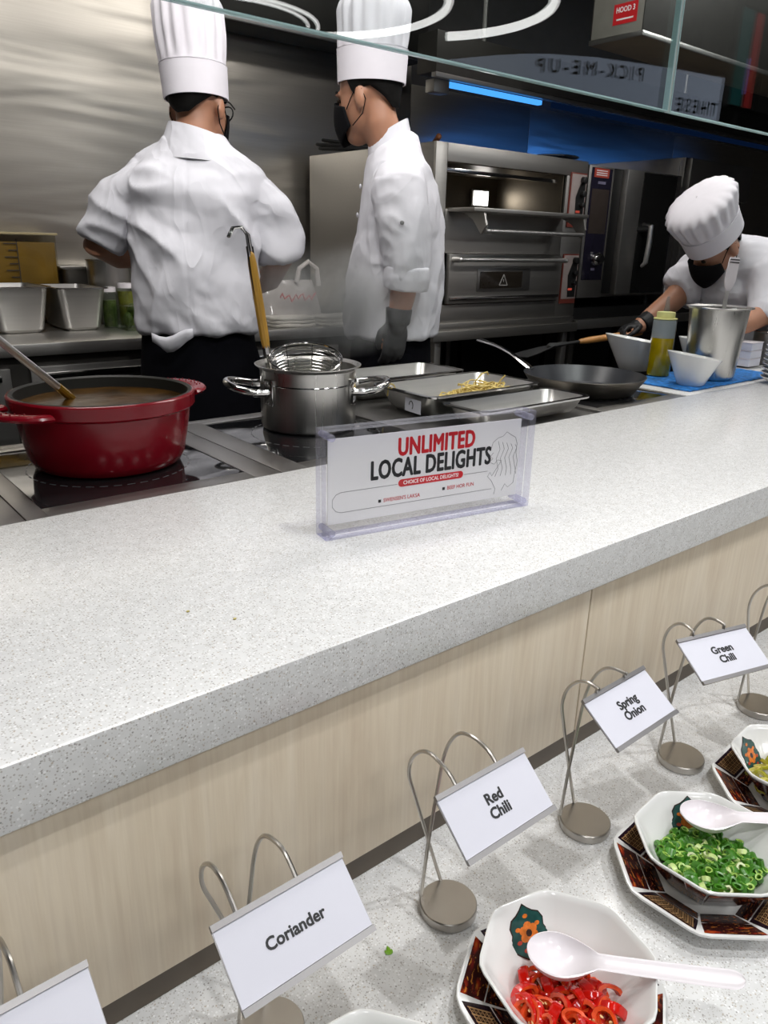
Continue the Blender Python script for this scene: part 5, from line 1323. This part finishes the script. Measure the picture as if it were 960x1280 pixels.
j.tube([(.030, -.02, 1.02), (.03, -.03, 1.04)], [.05, .05], 8)
f2 = folds(.020, 2, ((.35, .1, 1), (.8, 0, -.5), (.1, 0, 1)), 10, .0018)
def d2(p, n):
    q = f2(p, n)
    if p.y < -.13 and 1.22 < p.z < 1.45: q += n * (.006 * (ridge(Vector((p.x * .9 + p.z * .3, p.y, p.z * 1.2)), 16) - .3) * math.exp(-((p.x - .02) / .05) ** 2))
    return q
link('jacket', bake(j, .006, 4, d2, 'jacket', CLOTHW), t)
cf = MB(); cf.tube([(.082, -.221, 1.222), (.081, -.220, 1.19), (.079, -.217, 1.160)], [.064, .0665, .064], 24); cfm = link('rolled_cuff', bake(cf, .005, 3, folds(.004, 6, ((1, 1, 0),), 14, .001), 'rolled_cuff', CLOTHW), t)
cl = MB(); cl.loft([ellring((.030, 0, 1.535), .066, .074, 32, .45), ellring((.020, 0, 1.592), .058, .064, 32, .62), ellring((.020, 0, 1.593), .053, .059, 32, .62), ellring((.028, 0, 1.53), .058, .066, 32, .45)], False, False)
cl.build('collar', CLOTHW, t, angle=60)
for z, x in ((1.44, -.058), (1.36, -.066)):
    MB().ell((x, -.03, z), (.004, .007, .007), 10, 6).build('jacket_button', CLOTHW, t)
MB().ell((.062, -.283, 1.335), (.006, .003, .006), 10, 6).build('sleeve_button', pm('grey button', (.2, .2, .2, 1), .4), t)
g = MB(); hand_mb(g, (.060, -.20, 1.068), (-.10, .0, -1), (-.3, 1, 0), L=.178, curl=.32, side=1); g.tube([(.060, -.20, 1.06), (.063, -.201, 1.105)], [.036, .040], 14)
link('glove', bake(g, .0042, 2, None, 'glove', GLOVEG), t)
a = MB(); a.loft([ellring((.045, 0.0, z), rx, ry, 32) for z, rx, ry in ((.40, .15, .19), (.70, .14, .18), (.95, .130, .165), (1.06, .122, .158))]); link('apron', bake(a, .010, 3, folds(.008, 5, ((0, .1, 1),), 9, .001), 'apron', BLACKC), t)
tr_ = MB(); legs(tr_, ((.045, -.09, .92), (.045, .09, .92)), ((.05, -.1, .02), (.05, .1, .02)), .095, (-.03, 0, 0)); link('trousers', bake(tr_, .012, 3, None, 'trousers', BLACKC), t)
hair(H2, t, -.046); mask(H2, t); face_bits(H2, t); hat(H2, t, (.034, .118), .27, .094, tilt=.20)

# ---------------- cook 3: bending forward at the right
t = person('cook bending forward at the right in a white jacket, short hat and black mask', (2.76, 1.55))
U3 = Vector((-.40, -.58, .71)); F3 = Vector((-.60, -.38, -.70))
H3 = frame((.050, -.01, 1.305), F3, U3)
b = MB(); head_mb(b, H3, (.135, .10, 1.27))
sh = [(.25, .03, 1.235), (.0, .17, 1.20)]
b.tube([(.13, .12, 1.19), (.20, .26, 1.08), (.27, .40, .95)], [.10, .12, .12], 20, round_ends=True)
b.tube([(.02, .15, 1.18), (-.040, .10, 1.14), (-.075, .06, 1.095), (-.145, .0, 1.03), (-.175, -.035, 1.005)], [.06, .052, .044, .037, .029], 14, round_ends=True)
b.tube([(.22, .06, 1.19), (.262, -.02, 1.13), (.255, -.06, 1.08), (.19, -.13, 1.045), (.15, -.17, 1.03)], [.045, .045, .044, .036, .029], 14, round_ends=True)
hand_mb(b, (.15, -.17, 1.03), (-.7, -.4, -.3), (0, 0, -1), L=.165, curl=.5, side=-1)
hand_mb(b, (-.175, -.035, 1.005), (-.75, -.55, -.12), (.1, -.25, -1), L=.150, curl=.75, side=-1)
legs(b, ((.21, .42, .93), (.33, .44, .93)), ((.22, .50, 0), (.36, .58, 0)), toe=(-.08, -.12, 0))
link('body', bake(b, .0065, 3, None, 'body', SKIN), t)
j = MB()
j.tube([(.105, .065, 1.262), (.135, .10, 1.215), (.19, .22, 1.09), (.26, .36, .96), (.285, .42, .90)], [.078, .135, .165, .16, .16], 24, round_ends=False)
j.tube([(.235, .05, 1.24), (.12, .10, 1.24), (.005, .15, 1.205)], [.085, .105, .080], 18, round_ends=True)
j.tube([(.01, .15, 1.20), (-.028, .118, 1.160), (-.052, .092, 1.128)], [.078, .076, .070], 18)
j.tube([(.235, .05, 1.235), (.262, .0, 1.165), (.268, -.04, 1.09), (.255, -.07, 1.045)], [.085, .080, .072, .066], 18)
link('jacket', bake(j, .0065, 5, folds(.020, 3, ((.5, -.3, -.8), (1, 0, .2)), 9, .0015), 'jacket', CLOTHW), t)
cl = MB(); nb = Vector((.12, .085, 1.25)); na_ = (Vector((.075, .03, 1.285)) - nb).normalized(); Q = frame(nb, Vector((0, 1, 0)).cross(na_) if False else na_.orthogonal(), na_)
cl.xf = Q; cl.loft([ellring((0, 0, z), r, r, 28) for z, r in ((0, .078), (.032, .074), (.033, .069), (-.002, .070))], False, False); cl.build('collar', CLOTHW, t, angle=60)
g = MB(); hand_mb(g, (-.172, -.033, 1.006), (-.75, -.55, -.12), (.1, -.25, -1), L=.163, curl=.75, side=-1); g.tube([(-.165, -.027, 1.010), (-.140, -.004, 1.03)], [.035, .040], 14)
link('glove', bake(g, .0042, 2, None, 'glove', GLOVE), t)
tr_ = MB(); legs(tr_, ((.21, .42, .90), (.33, .44, .90)), ((.22, .50, .02), (.36, .58, .02)), .10, (-.02, -.03, 0)); link('trousers', bake(tr_, .012, 3, None, 'trousers', BLACKC), t)
hair(H3, t, -.055); mask(H3, t); face_bits(H3, t); hat(H3, t, (.026, .095), .215, .114, pleats=40, dome=.035, base=.095)
# spatula with a wooden handle held by cook 3
T3 = t.matrix_basis if False else (Matrix.Translation((2.76, 1.55, 0)) @ Matrix.Rotation(-math.atan2(2.76, 1.55), 4, 'Z'))
g0 = T3 @ Vector((-.235, -.085, .972)); g1 = T3 @ Vector((-.16, -.06, .985))
t = thing('wok_spatula', 'wooden handled wok spatula held by the bending cook', 'spatula', tuple(g0))
dv = Vector((-.955, .22, -.085)).normalized()
MB().tube([-dv * .10, dv * .02, dv * .15, dv * .19], [.011, .0125, .0125, .010], 12, round_ends=True).build('wooden_handle', WOODH, t)
MB().tube([dv * .19, dv * .25, dv * .33], [.006, .006, .012], 8, round_ends=True).build('shaft', BLACK, t)
bl = MB(); rings = []
sdv = dv.cross(Vector((0, 0, 1))).normalized()
for f, w in ((.32, .014), (.36, .030), (.42, .042), (.46, .044)):
    c = dv * f + Vector((0, 0, -.02 * (f - .32) / .14)); rings.append([c + sdv * w, c + Vector((0, 0, -.004)), c - sdv * w, c - sdv * w + Vector((0, 0, .0025)), c + Vector((0, 0, -.0015)), c + sdv * w + Vector((0, 0, .0025))])
bl.loft(rings); bl.build('blade', BLACK, t)

# ================================================================== STEAM OVER THE POT
m, tt, bb = nt('thin white steam'); tt.nodes.remove(bb); o_ = tt.nodes['Material Output']
pv = tt.nodes.new('ShaderNodeVolumePrincipled'); pv.inputs['Color'].default_value = (.95, .95, .95, 1); pv.inputs['Anisotropy'].default_value = .3
gv = coords(tt, (1, 1, 1), 'Generated'); sub = tt.nodes.new('ShaderNodeVectorMath'); sub.operation = 'SUBTRACT'; sub.inputs[1].default_value = (.5, .5, .42); tt.links.new(gv, sub.inputs[0])
ln_ = tt.nodes.new('ShaderNodeVectorMath'); ln_.operation = 'LENGTH'; tt.links.new(sub.outputs[0], ln_.inputs[0])
fall = ramp(tt, ln_.outputs['Value'], [(.08, (1, 1, 1, 1)), (.46, (0, 0, 0, 1))], 'EASE')
nz_ = ntex(tt, coords(tt, (7, 7, 4.5)), 1.0, 4, .6, .8); nr = ramp(tt, nz_.outputs[0], [(.42, (0, 0, 0, 1)), (.72, (1, 1, 1, 1))])
mu = tt.nodes.new('ShaderNodeMath'); mu.operation = 'MULTIPLY'; tt.links.new(fall, mu.inputs[0]); tt.links.new(nr, mu.inputs[1])
mu2 = tt.nodes.new('ShaderNodeMath'); mu2.operation = 'MULTIPLY'; mu2.inputs[1].default_value = STEAM_D; tt.links.new(mu.outputs[0], mu2.inputs[0])
tt.links.new(mu2.outputs[0], pv.inputs['Density']); tt.links.new(pv.outputs[0], o_.inputs['Volume'])
so = MB().box(.82, 1.56, 1.49, 1.72, 1.0, 1.34).build('steam', m, None, smooth=False); tag(so, 'thin white steam drifting up behind the steel stock pot', 'steam', kind='stuff')
